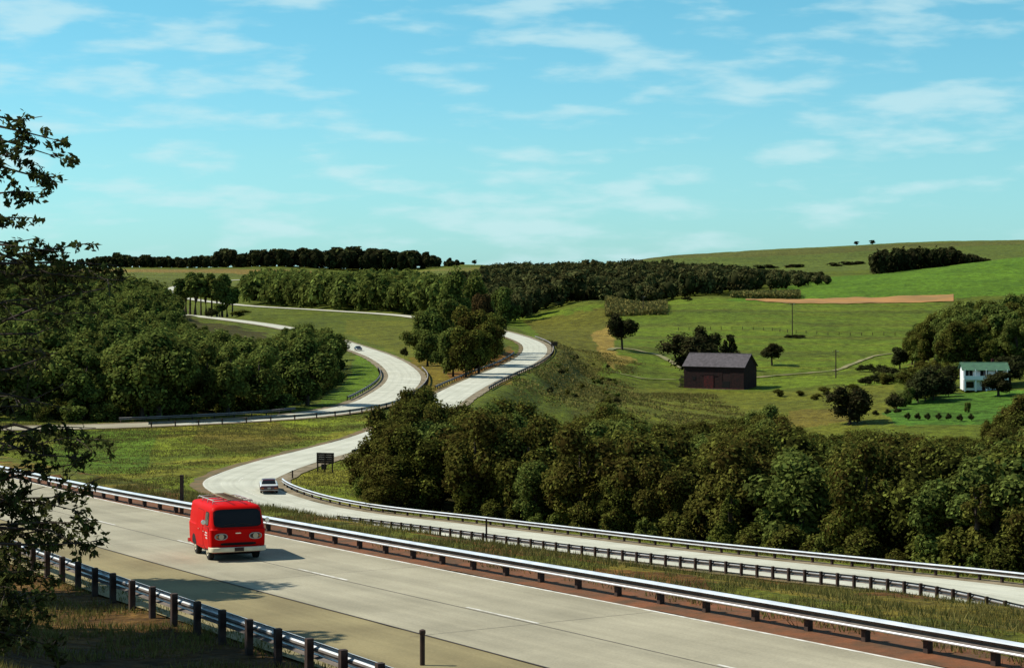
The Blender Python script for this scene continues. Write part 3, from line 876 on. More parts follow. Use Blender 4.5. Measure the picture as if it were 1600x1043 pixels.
# --- wood in front, behind the far guardrail
top_front = [(556, 780), (572, 745), (590, 700), (612, 640), (640, 603), (665, 612), (692, 622), (712, 632), (735, 603), (790, 606), (830, 610), (866, 640), (893, 668), (912, 615), (950, 602), (985, 636), (1040, 655), (1100, 655), (1160, 642),
             (1185, 604), (1225, 604), (1240, 662), (1290, 668), (1400, 668), (1500, 678), (1545, 668), (1572, 640), (1650, 620), (1750, 620)]
x, y, rg = grid_pts(-20, 150, 118, 400, 6.2, 5)
x2, y2, _ = grid_pts(-22, 70, 100, 215, 5.0, 6)
kf = lambda px, D, s1, s2: (px > 575) & (px < 1760) & (s2 < -9.5) & (D < np.where(px < 850, 262, 400)) & ~((px > 1380) & (D > 385))
kf1 = lambda px, D, s1, s2: kf(px, D, s1, s2) & (D >= 200)
kf2 = lambda px, D, s1, s2: kf(px, D, s1, s2) & (D < 200)

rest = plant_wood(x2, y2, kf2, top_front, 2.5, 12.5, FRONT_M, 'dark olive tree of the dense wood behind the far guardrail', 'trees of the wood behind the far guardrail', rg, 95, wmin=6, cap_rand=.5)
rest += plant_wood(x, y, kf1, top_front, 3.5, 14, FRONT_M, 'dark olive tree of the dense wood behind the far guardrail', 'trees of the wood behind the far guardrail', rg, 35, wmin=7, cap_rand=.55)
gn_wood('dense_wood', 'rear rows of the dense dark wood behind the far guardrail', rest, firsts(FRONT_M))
# low brush at its foot
x, y, rg = grid_pts(-22, 70, 95, 215, 3.0, 16)
plant_wood(x, y, lambda px, D, s1, s2: (px > 570) & (px < 1720) & (s2 < -8.2) & (s2 > -12.5), [(0, 400), (1800, 400)], 1, 3.4, [BUSH_M[0], BUSH_M[0], BUSH_M[2]],
           'low brush at the edge of the wood behind the far guardrail', 'brush along the far guardrail', rg, 90, name='shrub', cat='shrub', cap_rand=.45)

EDGE = [(588, 203, 6.5, 7), (600, 200, 8.5, 7.5), (612, 206, 10.5, 8), (628, 214, 11, 8), (641, 222, 11.8, 7.5), (655, 232, 12, 8), (668, 214, 11, 8), (620, 196, 9.5, 8), (640, 200, 11, 8), (598, 192, 5, 6), (610, 188, 6, 7)]
for px_, D_, h_, w_ in EDGE:
    x, y, z = (px_ - 800.) / F * D_, D_, 0; z = gz(x, y)
    o = link('tree', FRONT_M[R.randrange(5)], None, (x, y, z - .3), R.uniform(0, 6)); o.scale = (w_ / 8.5, w_ / 8.5, h_ / 10)
    tag(o, 'dark tree at the left end of the wood beside the road sign', 'tree', 'trees at the left end of the front wood')
# --- wood on the left, inside the big bend
top_left = [(-600, 380), (0, 412), (60, 416), (150, 422), (200, 430), (250, 440), (275, 462), (282, 492), (300, 503), (360, 512), (400, 524), (425, 518), (447, 503), (490, 500), (528, 505), (545, 522), (556, 550), (566, 590), (570, 640)]
x, y, rg = grid_pts(-190, -20, 300, 700, 8.0, 8)
kl = lambda px, D, s1, s2: (px > -90) & (px < 575) & (s1 > 10) & (D > 306) & ((D < 345) | (s1 > 16))
rest = plant_wood(x, y, kl, top_left, 5, 16, WOOD_M, 'leafy green tree of the wood filling the left bend', 'trees of the wood in the left bend', rg, 65)
x, y, rgz = grid_pts(-75, -20, 300, 430, 4.0, 41)
plant_wood(x, y, lambda px, D, s1, s2: (px > -60) & (px < 560) & (s1 > 9.5) & (s1 < 17) & ((D < 335) | (s1 > 13)), [(0, 400), (1800, 400)], 1, 5.0, [BUSH_M[0], BUSH_M[1]],
           'leafy brush at the foot of the left wood', 'brush along the edge of the left wood', rgz, 80, name='shrub', cat='shrub', cap_rand=.5, wmul=1.2)
gn_wood('dense_wood', 'deeper rows of the green wood filling the left bend', rest, firsts(WOOD_M))
x, y, rg2 = grid_pts(-330, -100, 690, 1000, 13.0, 9)
kl2 = lambda px, D, s1, s2: (px > -90) & (px < 290) & (s1 > 14)
rest2 = plant_wood(x, y, kl2, top_left, 8, 19, WOOD_M, '', '', rg2, 0) if False else []

def stuff_wood(name, label, items, m, seed, per=260, size=.9, lobes=5):
    rg = np.random.default_rng(seed)
    base = []
    for k in range(6):
        V, Fq, T, L = crown_geo(seed + k, per, 4.0, 4.6, 5.2, lobes, .5, size, core=False)
        iv, if_ = ICO1
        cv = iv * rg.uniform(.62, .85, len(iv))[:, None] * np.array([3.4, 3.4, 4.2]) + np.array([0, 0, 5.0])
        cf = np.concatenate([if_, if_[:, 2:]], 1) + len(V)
        base.append((V, Fq, T, cv, if_))
    Vs, Fs, Ts, Cs, Cf, off, coff = [], [], [], [], [], 0, 0
    for (x_, y_, z_, h_, w_, r_) in items:
        V, Fq, T, cv, cf = base[int(rg.integers(6))]
        c_, s_ = math.cos(r_), math.sin(r_)
        def tr(v):
            a = v[:, 0] * c_ - v[:, 1] * s_; b = v[:, 0] * s_ + v[:, 1] * c_
            return np.stack([a * w_ / 10 + x_, b * w_ / 10 + y_, v[:, 2] * h_ / 10 + z_], 1)
        Vs.append(tr(V)); Fs.append(Fq + off); off += len(V)
        T2 = T.copy(); T2[:, 1] = rg.uniform(0, .9); T2[:, 0] = np.clip(T2[:, 0] * rg.uniform(.5, 1.2), 0, 1); Ts.append(T2)
        Cs.append(tr(cv)); Cf.append(cf + coff); coff += len(cv)
    V = np.vstack(Vs + Cs); T = np.vstack(Ts + [np.tile([[.05, .1, 0]], (coff, 1))])  # cores get a near-darkest tint, painting the shade inside the crowns
    Fq = np.vstack(Fs); Ft = np.vstack(Cf) + off
    me = bpy.data.meshes.new(name)
    loops = np.concatenate([Fq.ravel(), Ft.ravel()]); st = np.concatenate([np.arange(len(Fq)) * 4, len(Fq) * 4 + np.arange(len(Ft)) * 3])
    me.vertices.add(len(V)); me.vertices.foreach_set('co', V.astype(np.float32).ravel())
    me.loops.add(len(loops)); me.loops.foreach_set('vertex_index', loops.astype(np.int32))
    me.polygons.add(len(st)); me.polygons.foreach_set('loop_start', st.astype(np.int32))
    me.materials.append(m); me.update(calc_edges=True)
    at = me.attributes.new('tint', 'FLOAT_COLOR', 'POINT'); c = np.ones((len(V), 4), np.float32); c[:, :3] = T; at.data.foreach_set('color', c.ravel())
    o = tag(link(name, me), label, 'woodland', kind='stuff')
    print(name, len(items), 'trees', len(st), 'faces')
    return o
ICO1 = make_ico1()
def far_items(x0, x1, y0, y1, sp, seed, keep, top, hmin, hmax, wmul=1.0, jit=2.0):
    x, y, rg = grid_pts(x0, x1, y0, y1, sp, seed)
    px = 800 + F * x / y
    z, s1, s2 = ground_z(x, y, True)
    k = keep(px, y, s1, s2); x, y, z, px = x[k], y[k], z[k], px[k]
    allow = (H - (env(px, top) + rg.normal(0, jit, len(px)) - HY) * y / F) - z
    h = np.minimum(allow, rg.uniform(hmax * .78, hmax, len(px))); ok = allow > hmin
    return [(x[i], y[i], z[i] - 1.2, h[i] + .7, max(h[i] * .8, 8) * rg.uniform(.9, 1.25) * wmul, rg.uniform(0, 6.28)) for i in np.where(ok)[0]]

# remaining left wood higher up the slope, reads as one mass
it = far_items(-330, -90, 690, 1000, 10.5, 9, lambda px, D, s1, s2: (px > -90) & (px < 290) & (s1 > 14), top_left, 6, 18)
stuff_wood('distant_wood', 'green woodland rising behind the left bend up to the skyline', it, M['leaf_wood'], 300, per=420, size=.75, lobes=7)
# middle woods behind the second carriageway
dmin = [(380, 1165), (500, 1045), (630, 925), (740, 850), (790, 905), (880, 965), (960, 1015), (1080, 1035), (1150, 1065), (1330, 1165)]
top_mid = [(380, 430), (392, 418), (440, 416), (560, 416), (640, 417), (700, 427), (745, 425), (756, 413), (800, 408), (850, 408), (910, 405), (1020, 403), (1060, 410), (1130, 414), (1200, 421), (1260, 426), (1320, 432), (1345, 440)]
it = far_items(-175, 200, 840, 1500, 9.5, 21, lambda px, D, s1, s2: (px > 386) & (px < 700) & (D > env(px, dmin)) & (D < env(px, dmin) + 260) & (s2 < -9), top_mid, 5, 21)
stuff_wood('distant_wood', 'long olive green wood directly behind the upper carriageway', it, M['leaf_wood'], 320, per=380, size=.75, lobes=7)
it = far_items(-60, 290, 840, 1560, 10.5, 22, lambda px, D, s1, s2: (px >= 700) & (px < 1345) & (D > env(px, dmin)) & (D < 1540) & ((s2 < -12) | (px > 760)), top_mid, 4, 17)
stuff_wood('distant_wood', 'broad dark wood stretching right across the middle distance', it, M['leaf_far'], 340, per=280, size=.85, lobes=6)
# skyline wood
top_sky = [(150, 402), (180, 396), (210, 398), (240, 400), (300, 400), (340, 396), (352, 388), (362, 388), (372, 396), (400, 391), (470, 387), (540, 386), (560, 382), (575, 387), (640, 389), (672, 397), (680, 400), (720, 408), (745, 411)]
it = far_items(-500, -20, 2080, 2230, 13, 23, lambda px, D, s1, s2: (px > 120) & (px < 728), top_sky, 4, 28, .95, 1.6)
stuff_wood('skyline_wood', 'dark flat-topped wood along the left skyline', it, M['leaf_dark'], 360, per=200, size=1.5, lobes=5)
# wood on the right hill
top_rh = [(1362, 396), (1374, 386), (1400, 384), (1440, 382), (1478, 383), (1500, 391), (1530, 398), (1552, 405)]
it = far_items(240, 380, 1240, 1480, 10, 24, lambda px, D, s1, s2: (px > 1368) & (px < 1552) & (D > 1235 + (px - 1368) * .75), top_rh, 3, 18, 1.0, 1.0)
stuff_wood('hill_wood', 'rounded dark wood behind the bright green hill on the right', it, M['leaf_dark'], 380, per=320, size=.95, lobes=6)
top_rh2 = [(1480, 384), (1540, 383), (1600, 378), (1750, 370)]
it = far_items(430, 640, 1900, 2010, 22, 25, lambda px, D, s1, s2: (px > 1500) & (px < 1800), top_rh2, 2, 9, 1.4, 1.0)
it += far_items(380, 560, 1960, 2010, 16, 26, lambda px, D, s1, s2: (px > 1405) & (px < 1500), [(1400, 381), (1500, 379)], 1, 5, 1.6, .5)
stuff_wood('hilltop_hedge', 'scrubby hedge line on the crest of the right hill', it, M['leaf_dark'], 400, per=120, size=1.6, lobes=5)
it = far_items(120, 320, 1560, 1760, 15, 27, lambda px, D, s1, s2: (px > 1050) & (px < 1370) & (np.abs(D - 1690 + (px - 1050) * .15) < 9), [(0, 0), (2000, 0)], 1, 4.5, 2.0, .5)
stuff_wood('field_hedge', 'thin dark hedge crossing the far hillside field', it, M['leaf_dark'], 410, per=90, size=1.5, lobes=4)

# tall trees on the right beyond the house
top_rt = [(1395, 560), (1420, 515), (1432, 492), (1455, 480), (1480, 466), (1500, 462), (1530, 448), (1562, 446), (1590, 440), (1760, 430)]
x, y, rg = grid_pts(120, 235, 575, 690, 8, 31)
rest = plant_wood(x, y, lambda px, D, s1, s2: (px > 1425) & (px < 1760) & (D > 575 + np.maximum(0, 1500 - px) * .6), top_rt, 6, 21, [FRONT_M[5], FRONT_M[0], FRONT_M[2], WOOD_M[0]], 'tall dark tree of the grove above the white house', 'trees of the grove above the white house', rg, 24, cap_rand=.5)
gn_wood('grove', 'rear trees of the dark grove on the slope above the white house', rest, firsts([FRONT_M[5], FRONT_M[0], FRONT_M[2], WOOD_M[0]]))
# belt of trees running down to the left of the house
top_b = [(1340, 655), (1358, 632), (1385, 615), (1410, 600), (1432, 572), (1462, 568), (1480, 575), (1497, 590), (1500, 610)]
x, y, rg = grid_pts(95, 130, 470, 560, 5.5, 32)
plant_wood(x, y, lambda px, D, s1, s2: (px > 1345) & (px < 1495) & (D > 468 + (px - 1345) * .28) & (D < 560), top_b, 3, 13, WOOD_M[:2] + [BUSH_M[3]], 'dark round tree in the belt to the left of the white house', 'trees in the belt beside the white house', rg, 35)
x, y, rg = grid_pts(95, 190, 540, 640, 7.5, 33)
plant_wood(x, y, lambda px, D, s1, s2: (px > 1375) & (px < 1640) & (D > 560) & (D < 640) & (np.abs(px - 1400) + D > 570), [(1370, 575), (1400, 575), (1440, 560), (1500, 560), (1600, 560)], 2, 5, [BUSH_M[1], BUSH_M[0]],
           'bushy thicket plant on the slope behind the white house', 'thicket behind the white house', rg, 80, name='shrub', cat='shrub', wmul=1.4)
# right edge trees in front of the lawn
x, y, rg = grid_pts(98, 130, 395, 455, 6, 34)
plant_wood(x, y, lambda px, D, s1, s2: (px > 1528) & (px < 1720), [(1520, 665), (1540, 640), (1556, 612), (1600, 592), (1700, 585)], 4, 14, [FRONT_M[5], FRONT_M[1], WOOD_M[1]], 'leafy tree at the right edge in front of the lawn', 'trees in front of the lawn', rg, 12)

# --- trees between the two carriageways (each with trunk and crown)
def tree_at(px, D, h, w, v, label, rz=None, cat='tree', group=None, name='tree', lean=0):
    x, y, z = GP(px, D)
    o = put_tree((x, y, z - .15), v[0], v[1], (w / 8.0, w / 8.0, h / 10.0), R.uniform(0, 6.28) if rz is None else rz, label, group, name, cat)
    return o
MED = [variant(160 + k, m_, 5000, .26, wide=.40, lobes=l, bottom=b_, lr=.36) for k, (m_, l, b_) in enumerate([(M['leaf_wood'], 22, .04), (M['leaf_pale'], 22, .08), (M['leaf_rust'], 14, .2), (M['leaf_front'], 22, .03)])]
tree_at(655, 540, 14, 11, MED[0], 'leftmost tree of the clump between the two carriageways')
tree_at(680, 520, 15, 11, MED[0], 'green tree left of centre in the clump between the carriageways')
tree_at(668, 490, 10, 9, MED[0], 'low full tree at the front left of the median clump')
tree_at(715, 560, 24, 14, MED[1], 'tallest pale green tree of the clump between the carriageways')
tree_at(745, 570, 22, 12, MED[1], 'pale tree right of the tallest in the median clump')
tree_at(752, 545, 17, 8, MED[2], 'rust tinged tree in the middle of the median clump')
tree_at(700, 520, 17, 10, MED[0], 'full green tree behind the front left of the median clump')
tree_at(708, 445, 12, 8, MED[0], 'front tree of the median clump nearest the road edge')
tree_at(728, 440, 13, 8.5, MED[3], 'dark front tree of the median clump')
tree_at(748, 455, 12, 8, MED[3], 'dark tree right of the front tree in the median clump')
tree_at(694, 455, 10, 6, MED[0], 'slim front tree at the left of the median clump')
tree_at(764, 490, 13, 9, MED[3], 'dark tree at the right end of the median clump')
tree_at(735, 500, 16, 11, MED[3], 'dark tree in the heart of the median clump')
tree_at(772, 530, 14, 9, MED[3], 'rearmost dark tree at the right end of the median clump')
tree_at(790, 800, 19, 14, MED[0], 'broad tree behind the right hand bend of the road')
for px_, D_, h_ in ((632, 560, 4), (655, 610, 4), (648, 540, 2.5)):
    pass
# slender open group far up the road
SL = [variant(170 + k, M['leaf_wood'], 1500, .42, wide=.25, lobes=12, bottom=.30, lr=.42, shape='column') for k in range(2)]
k = 0
for px_, D_, h_, w_ in ((290, 985, 22, 11), (297, 990, 24, 9), (305, 980, 23, 11), (314, 1000, 24, 7), (322, 985, 23, 8), (331, 990, 25, 8), (339, 980, 24, 8), (347, 995, 25, 9), (355, 985, 20, 9), (363, 980, 18, 8), (343, 960, 8, 6)):
    tree_at(px_, D_, h_ * .97, w_ * 2.0, SL[k % 2], 'slender high-crowned tree of the open group up the road', group='slender trees of the open group'); k += 1

# --- field trees
FLD = [variant(180 + k, m_, 4200, .26, wide=w_, lobes=l_, bottom=b_, lr=r_) for k, (m_, w_, l_, b_, r_) in enumerate([(M['leaf_dark'], .42, 14, .25, .34), (M['leaf_dark'], .46, 18, .05, .36), (M['leaf_dark'], .34, 16, .02, .36)])]
tree_at(972, 700, 14.5, 13, FLD[0], 'lone open-crowned tree beside the sandy farm track')
tree_at(1078, 632, 16.5, 20, FLD[1], 'big dark spreading tree behind the left end of the barn')
tree_at(1103, 650, 16.5, 12, FLD[0], 'tall dark tree rising behind the barn roof at left')
CONE = crown_mesh('crown', M['leaf_dark'], 190, 3000, 4.2, 5.0, 5.2, 22, .38, .28, shape='cone')
ct_ = trunk_mb(8, .25, 5, CONE[1], random.Random(3)).mesh('trunk', M['bark'])
x, y, z = GP(1140, 650)
put_tree((x, y, z), CONE[0], ct_, (1.25, 1.25, 1.5), 0, 'cone shaped evergreen behind the middle of the barn')
tree_at(1206, 665, 8.5, 10, FLD[0], 'small round tree standing alone right of the barn')
tree_at(1328, 455, 10.5, 11, FLD[1], 'round dark tree at the left end of the belt near the lawn')
tree_at(1406, 640, 9.5, 9, FLD[2], 'reddish brown bushy tree at the pasture edge')
tree_at(1560, 505, 8.5, 11, FLD[2], 'dark tree in front of the right end of the white house')
tree_at(1578, 532, 9, 10, FLD[1], 'dark tree standing against the right end wall of the white house')
tree_at(1482, 535, 8, 7, FLD[2], 'dark tree close to the left corner of the white house')
tree_at(184, 780, 19, 14, FLD[1], 'taller dark tree breaking the left skyline')
tree_at(1338, 1995, 5.5, 8, FLD[2], 'left one of two small round trees on the hill crest')
tree_at(1363, 1995, 6.5, 9, FLD[2], 'right one of two small round trees on the hill crest')
tree_at(741, 2140, 7, 8, FLD[2], 'tiny lone tree on the skyline right of the dark wood')

def bush_at(px, D, h, w, i, label, group=None, cat='shrub', name='shrub'):
    x, y, z = GP(px, D)
    o = link(name, BUSH_M[i], None, (x, y, z - .1), R.uniform(0, 6)); o.scale = (w / 11., w / 11., h / 10.)
    return tag(o, label, cat, group)
for px_, D_ in ((1368, 468), (1386, 468), (1402, 470)): bush_at(px_, D_, 1.5, 2.0, 3, 'small clipped dark bush in the row along the lawn', 'clipped bushes along the lawn')
for px_ in (1418, 1434, 1449, 1466, 1482, 1500, 1518): bush_at(px_, 455, 1.9, 1.6, 3, 'small clipped dark bush in the row along the lawn', 'clipped bushes along the lawn')
bush_at(1512, 470, 3.5, 1.8, 1, 'thin upright shrub on the lawn before the house')
rgb = np.random.default_rng(77)
n_ = 0
while n_ < 34:          # weeds on the embankment right of the bend
    px_ = rgb.uniform(850, 965); D_ = rgb.uniform(430, 640)
    x, y, z = GP(px_, D_); pyy = HY + (H - z) * F / y
    s2_ = RD2.near(np.array([x]), np.array([y]))[0][0]
    if s2_ > -9 or s2_ < -55: continue
    h_ = rgb.uniform(.8, 1.9)
    bush_at(px_, D_, h_, h_ * rgb.uniform(.9, 1.4), [3, 0, 1][n_ % 3], 'scattered dark weed bush on the road embankment', 'weed bushes on the embankment'); n_ += 1
for px_, D_, h_, w_ in ((1240, 770, 1.5, 6), (1250, 772, 1.3, 5), (1231, 771, 1.4, 4)):
    bush_at(px_, D_, h_, w_, 3, 'low dark brush clump under the pasture utility pole', 'brush under the utility pole')
for px_, D_, h_, w_ in ((1375, 615, 4, 5), (1352, 585, 2.8, 4.5), (1366, 590, 3.2, 5), (1385, 600, 4.5, 6), (1345, 640, 2.4, 5), (1358, 640, 2.8, 5), (1395, 590, 4.5, 6)):
    bush_at(px_, D_, h_, w_, 3, 'dark thicket shrub where pasture meets the tree belt', 'thicket shrubs at the pasture edge')
for px_, D_, h_, w_ in ((1290, 560, 2.4, 5), (1275, 540, 2.0, 4), (1310, 535, 2.8, 5), (1250, 560, 1.8, 3.5), (1335, 560, 2.6, 5), (1218, 560, 2.4, 4)):
    bush_at(px_, D_, h_, w_, 0, 'low rough shrub on the scrubby ground right of the barn', 'rough shrubs right of the barn')
bush_at(632, 545, 3, 2.4, 3, 'small dark bush on the grass left of the median clump')
bush_at(648, 600, 2.6, 3, 0, 'small bush beside the left carriageway bend')
bush_at(1074, 990, 2.4, 6, 3, 'small brown bush alone at the top of the pasture')
tag(bush_at(330, 940, 5, 7, 3, 'dark scrub in the dip below the slender trees'), None)
bush_at(375, 930, 3, 12, 0, 'spreading scrub in the grassy dip between carriageways')

# --- standing crop patches (rows of leaves)
def crop(label, u0, u1, d0, d1, h, seed, n):
    rg = np.random.default_rng(seed)
    u = rg.uniform(u0, u1, n); d = rg.uniform(d0, d1, n)
    x = (u - 800) / F * d; z = ground_z(x, d)
    cen = np.stack([x, d, z + rg.uniform(.2, h, n)], 1)
    nor = rg.normal(size=(n, 3)); nor[:, 2] *= .5; nor /= np.linalg.norm(nor, axis=1)[:, None]
    V, Fq, T = cards(cen, nor, rg.uniform(.5, 1.1, n), rg, np.stack([rg.uniform(.3, 1, n), rg.uniform(.2, .8, n), 0 * u], 1))
    tag(link('corn_field', mesh_np('corn_field', V, Fq, (M['grassblade'],), False, None, T)), label, 'crop', kind='stuff')
crop('patch of standing yellow green corn above the ploughed strip', 1142, 1250, 1010, 1050, 3.0, 5, 6000)
crop('patch of standing corn behind the lone field tree', 946, 1042, 900, 985, 2.6, 6, 9000)
# ---------------------------------------------------------------- guardrails
def post_mesh(w=.17, d=.17, h=.82):
    b = MB(); b.box((0, 0, h / 2 - .25), (w, d, h + .5)); 
    return b.mesh('post', M['post'])
POST = post_mesh(.15, .16, .84)
BLOCK = None
WPROF = [(.00, .80), (.06, .785), (.125, .755), (.135, .72), (.12, .69), (.04, .64), (.02, .60), (.04, .56), (.12, .51), (.135, .48), (.125, .445), (.06, .415), (.0, .40),
         (-.010, .40), (.050, .425), (.113, .45), (.123, .48), (.108, .505), (.028, .555), (.008, .60), (.028, .645), (.108, .695), (.123, .72), (.113, .75), (.050, .775), (-.010, .80)]
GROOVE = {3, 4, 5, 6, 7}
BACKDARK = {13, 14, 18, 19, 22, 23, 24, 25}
M['rail_shade'] = mat('shaded_steel', (.085, .065, .055), .7, .1, noise=(2.5, (.14, .12, .10), .8))  # dark colour stands in for shade in the groove and back hollows
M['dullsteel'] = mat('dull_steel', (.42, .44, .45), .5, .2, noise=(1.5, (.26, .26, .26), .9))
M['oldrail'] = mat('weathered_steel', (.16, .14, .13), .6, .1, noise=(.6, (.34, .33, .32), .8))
def guardrail(label, path, o, face, i0, i1, spacing=2, zscale=1.0, fresh=True, group=None, flare=None, beam_mat=None, back_bright=False, post_h=1.0):
    """o = offset of the line of posts; face = +1 / -1 side of the beam (towards traffic)"""
    n = i1 - i0
    oo = np.full(len(path.p), float(o))
    if flare: oo[i0:i1] += np.array([flare(k) for k in range(n)])
    q = path.off(oo, 0)[i0:i1]; N = path.n[i0:i1]
    gzv = q[:, 2] - .02
    root = empty('guardrail', (float(q[0, 0]), float(q[0, 1]), float(gzv[0])))
    rx_, ry_, rz_ = root.location
    tag(root, label, 'guardrail', group)
    prof = np.array(WPROF)
    V = []
    for (d, zz) in prof:
        v = q.copy(); v[:, :2] += N * face * (d + .11); v[:, 2] = gzv + zz * zscale
        V.append(v)
    V = np.stack(V, 1).reshape(-1, 3) - np.array([rx_, ry_, rz_]); k = len(prof)
    ii = (np.arange(n - 1)[:, None] * k + np.arange(k)[None]).ravel(); jn = (np.arange(n - 1)[:, None] * k + ((np.arange(k) + 1) % k)[None]).ravel()
    fc = np.stack([ii, ii + k, jn + k, jn], -1)
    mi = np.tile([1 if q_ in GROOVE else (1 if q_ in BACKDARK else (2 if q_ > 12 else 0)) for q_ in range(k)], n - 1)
    me = mesh_np('rail_beam', V, fc, (beam_mat or M['rail'], M['rail_shade'], M['rail'] if back_bright else M['dullsteel']), True, mi)
    try: me.set_sharp_from_angle(angle=math.radians(50))
    except Exception: pass
    link('rail_beam', me, root)
    sp = spacing
    L = path.s[i1 - 1] - path.s[i0]; s = path.s[i0] + .4
    while s < path.s[i1 - 1]:
        x = np.interp(s, path.s[i0:i1], q[:, 0]); y = np.interp(s, path.s[i0:i1], q[:, 1]); z = np.interp(s, path.s[i0:i1], gzv)
        kk = min(int(s / 2), len(path.t) - 1); t = path.t[kk]
        c = link('post', POST, root, (x - rx_, y - ry_, z - rz_ + R.uniform(-.015, .015)), math.atan2(t[1], t[0])); c.scale = (1, 1, post_h)
        s += sp
    return root
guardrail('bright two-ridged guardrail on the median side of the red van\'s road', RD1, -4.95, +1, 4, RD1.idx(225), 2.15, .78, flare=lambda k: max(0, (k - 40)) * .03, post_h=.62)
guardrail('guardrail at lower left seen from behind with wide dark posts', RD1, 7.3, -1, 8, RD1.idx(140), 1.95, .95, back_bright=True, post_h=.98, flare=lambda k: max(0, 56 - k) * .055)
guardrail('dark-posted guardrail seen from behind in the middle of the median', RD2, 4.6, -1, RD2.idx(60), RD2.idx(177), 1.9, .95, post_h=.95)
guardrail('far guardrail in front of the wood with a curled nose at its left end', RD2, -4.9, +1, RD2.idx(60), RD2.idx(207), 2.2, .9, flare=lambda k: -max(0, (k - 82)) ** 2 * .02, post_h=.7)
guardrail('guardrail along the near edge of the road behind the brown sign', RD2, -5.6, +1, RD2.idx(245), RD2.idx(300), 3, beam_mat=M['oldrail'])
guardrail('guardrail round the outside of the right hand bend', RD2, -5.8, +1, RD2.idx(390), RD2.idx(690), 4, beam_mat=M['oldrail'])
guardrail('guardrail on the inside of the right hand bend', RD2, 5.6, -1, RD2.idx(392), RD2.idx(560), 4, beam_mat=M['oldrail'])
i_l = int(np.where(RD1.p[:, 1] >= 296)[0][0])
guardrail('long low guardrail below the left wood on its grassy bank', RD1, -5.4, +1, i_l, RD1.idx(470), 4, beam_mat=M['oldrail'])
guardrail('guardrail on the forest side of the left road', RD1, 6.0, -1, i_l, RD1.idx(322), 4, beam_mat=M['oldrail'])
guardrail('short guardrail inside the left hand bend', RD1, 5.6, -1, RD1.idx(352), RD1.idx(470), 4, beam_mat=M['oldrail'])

# ---------------------------------------------------------------- posts and poles
def marker(px, py_base, D, h, w, label, rnd=False, name='marker_post'):
    x, y, z = PY(px, py_base, D); z = gz(x, y)
    b = MB()
    if rnd:
        b.tube([(0, 0, -.4), (0, 0, h - .12), (0, 0, h - .12)], [w / 2, w / 2, w * .5], 10)
        b.tube([(0, 0, h - .12), (0, 0, h - .08), (0, 0, h - .02), (0, 0, h)], [w * .5, w * .66, w * .6, w * .25], 10)
    else:
        b.box((0, 0, h / 2 - .2), (w, w * .7, h + .4)); b.box((0, 0, h + .03), (w * 1.1, w * .8, .05))
    o = b.build(name, M['post'], smooth=rnd, angle=40); o.location = (x, y, z)
    tag(o, label, 'post'); return o
marker(284, 0, 86, 1.75, .16, 'square wooden marker post behind the near guardrail above the van')
marker(427, 0, 174, 1.95, .14, 'thin marker post at the left end of the dark-posted guardrail')
marker(760, 0, 150, 2.0, .14, 'thin marker post standing against the dark-posted guardrail')
marker(457, 0, 214, .9, .15, 'short stake beside the curled guardrail nose')
x, y, z = 0, 0, 0
q = RD1.off(5.4)[:]; i = int(np.argmin(np.abs(800 + F * q[:, 0] / np.maximum(q[:, 1], 5) - 660)))
o = marker(660, 0, float(q[i, 1]), .86, .12, 'dark round-topped delineator post on the near shoulder', True)

def pole(px, D, h, label, name='utility_pole', arm=True):
    x, y, z = GP(px, D)
    r = empty(name, (x, y, z), R.uniform(-.3, .3)); tag(r, label, 'utility pole')
    b = MB(); b.tube([(0, 0, -.5), (0, 0, h * .5), (0, 0, h)], [.22, .19, .15], 8); b.build('shaft', M['bark'], r, True, 40)
    if arm:
        b = MB(); b.box((0, .2, h - .7), (2.2, .14, .16)); b.build('crossarm', M['bark'], r)
        for xx in (-.95, 0.5, .95):
            b = MB(); b.tube([(xx, .2, h - .62), (xx, .2, h - .5), (xx, .2, h - .42)], [.03, .06, .04], 6); b.build('insulator', M['rail'], r)
pole(1238, 785, 13, 'tall utility pole in the middle of the pasture')
pole(1306, 622, 9.3, 'utility pole beside the farm track right of the barn')
pole(1005, 905, 8.6, 'utility pole behind the lone field tree')
pole(829, 1500, 15, 'tall thin pole on the skyline above the middle wood')
pole(778, 1560, 12, 'shorter thin pole on the skyline left of the tall one', arm=False)

# pasture fence : posts and a wire
fr = empty('pasture_fence', GP(1190, 800)); tag(fr, 'line of small fence posts crossing the pasture', 'fence')
fl_ = [(1060, 812), (1190, 806), (1250, 790), (1330, 785), (1425, 782)]
fp = Path([GP(a, b_) for a, b_ in fl_], 2.0)
fb = MB(); fb.box((0, 0, .55), (.22, .22, 1.5)); fm = fb.mesh('fence_post', M['bark'])
s_ = 0; wp = []
while s_ < fp.s[-1]:
    x = np.interp(s_, fp.s, fp.p[:, 0]); y = np.interp(s_, fp.s, fp.p[:, 1]); z = gz(x, y)
    link('fence_post', fm, fr, (x - fr.location[0], y - fr.location[1], z - fr.location[2])); wp.append((x - fr.location[0], y - fr.location[1], z - fr.location[2] + 1.1)); s_ += 4.5
b = MB(); b.tube(wp, .02, 4); b.tube([(a, c, d - .4) for a, c, d in wp], .02, 4); b.build('wire', M['bark'], fr)

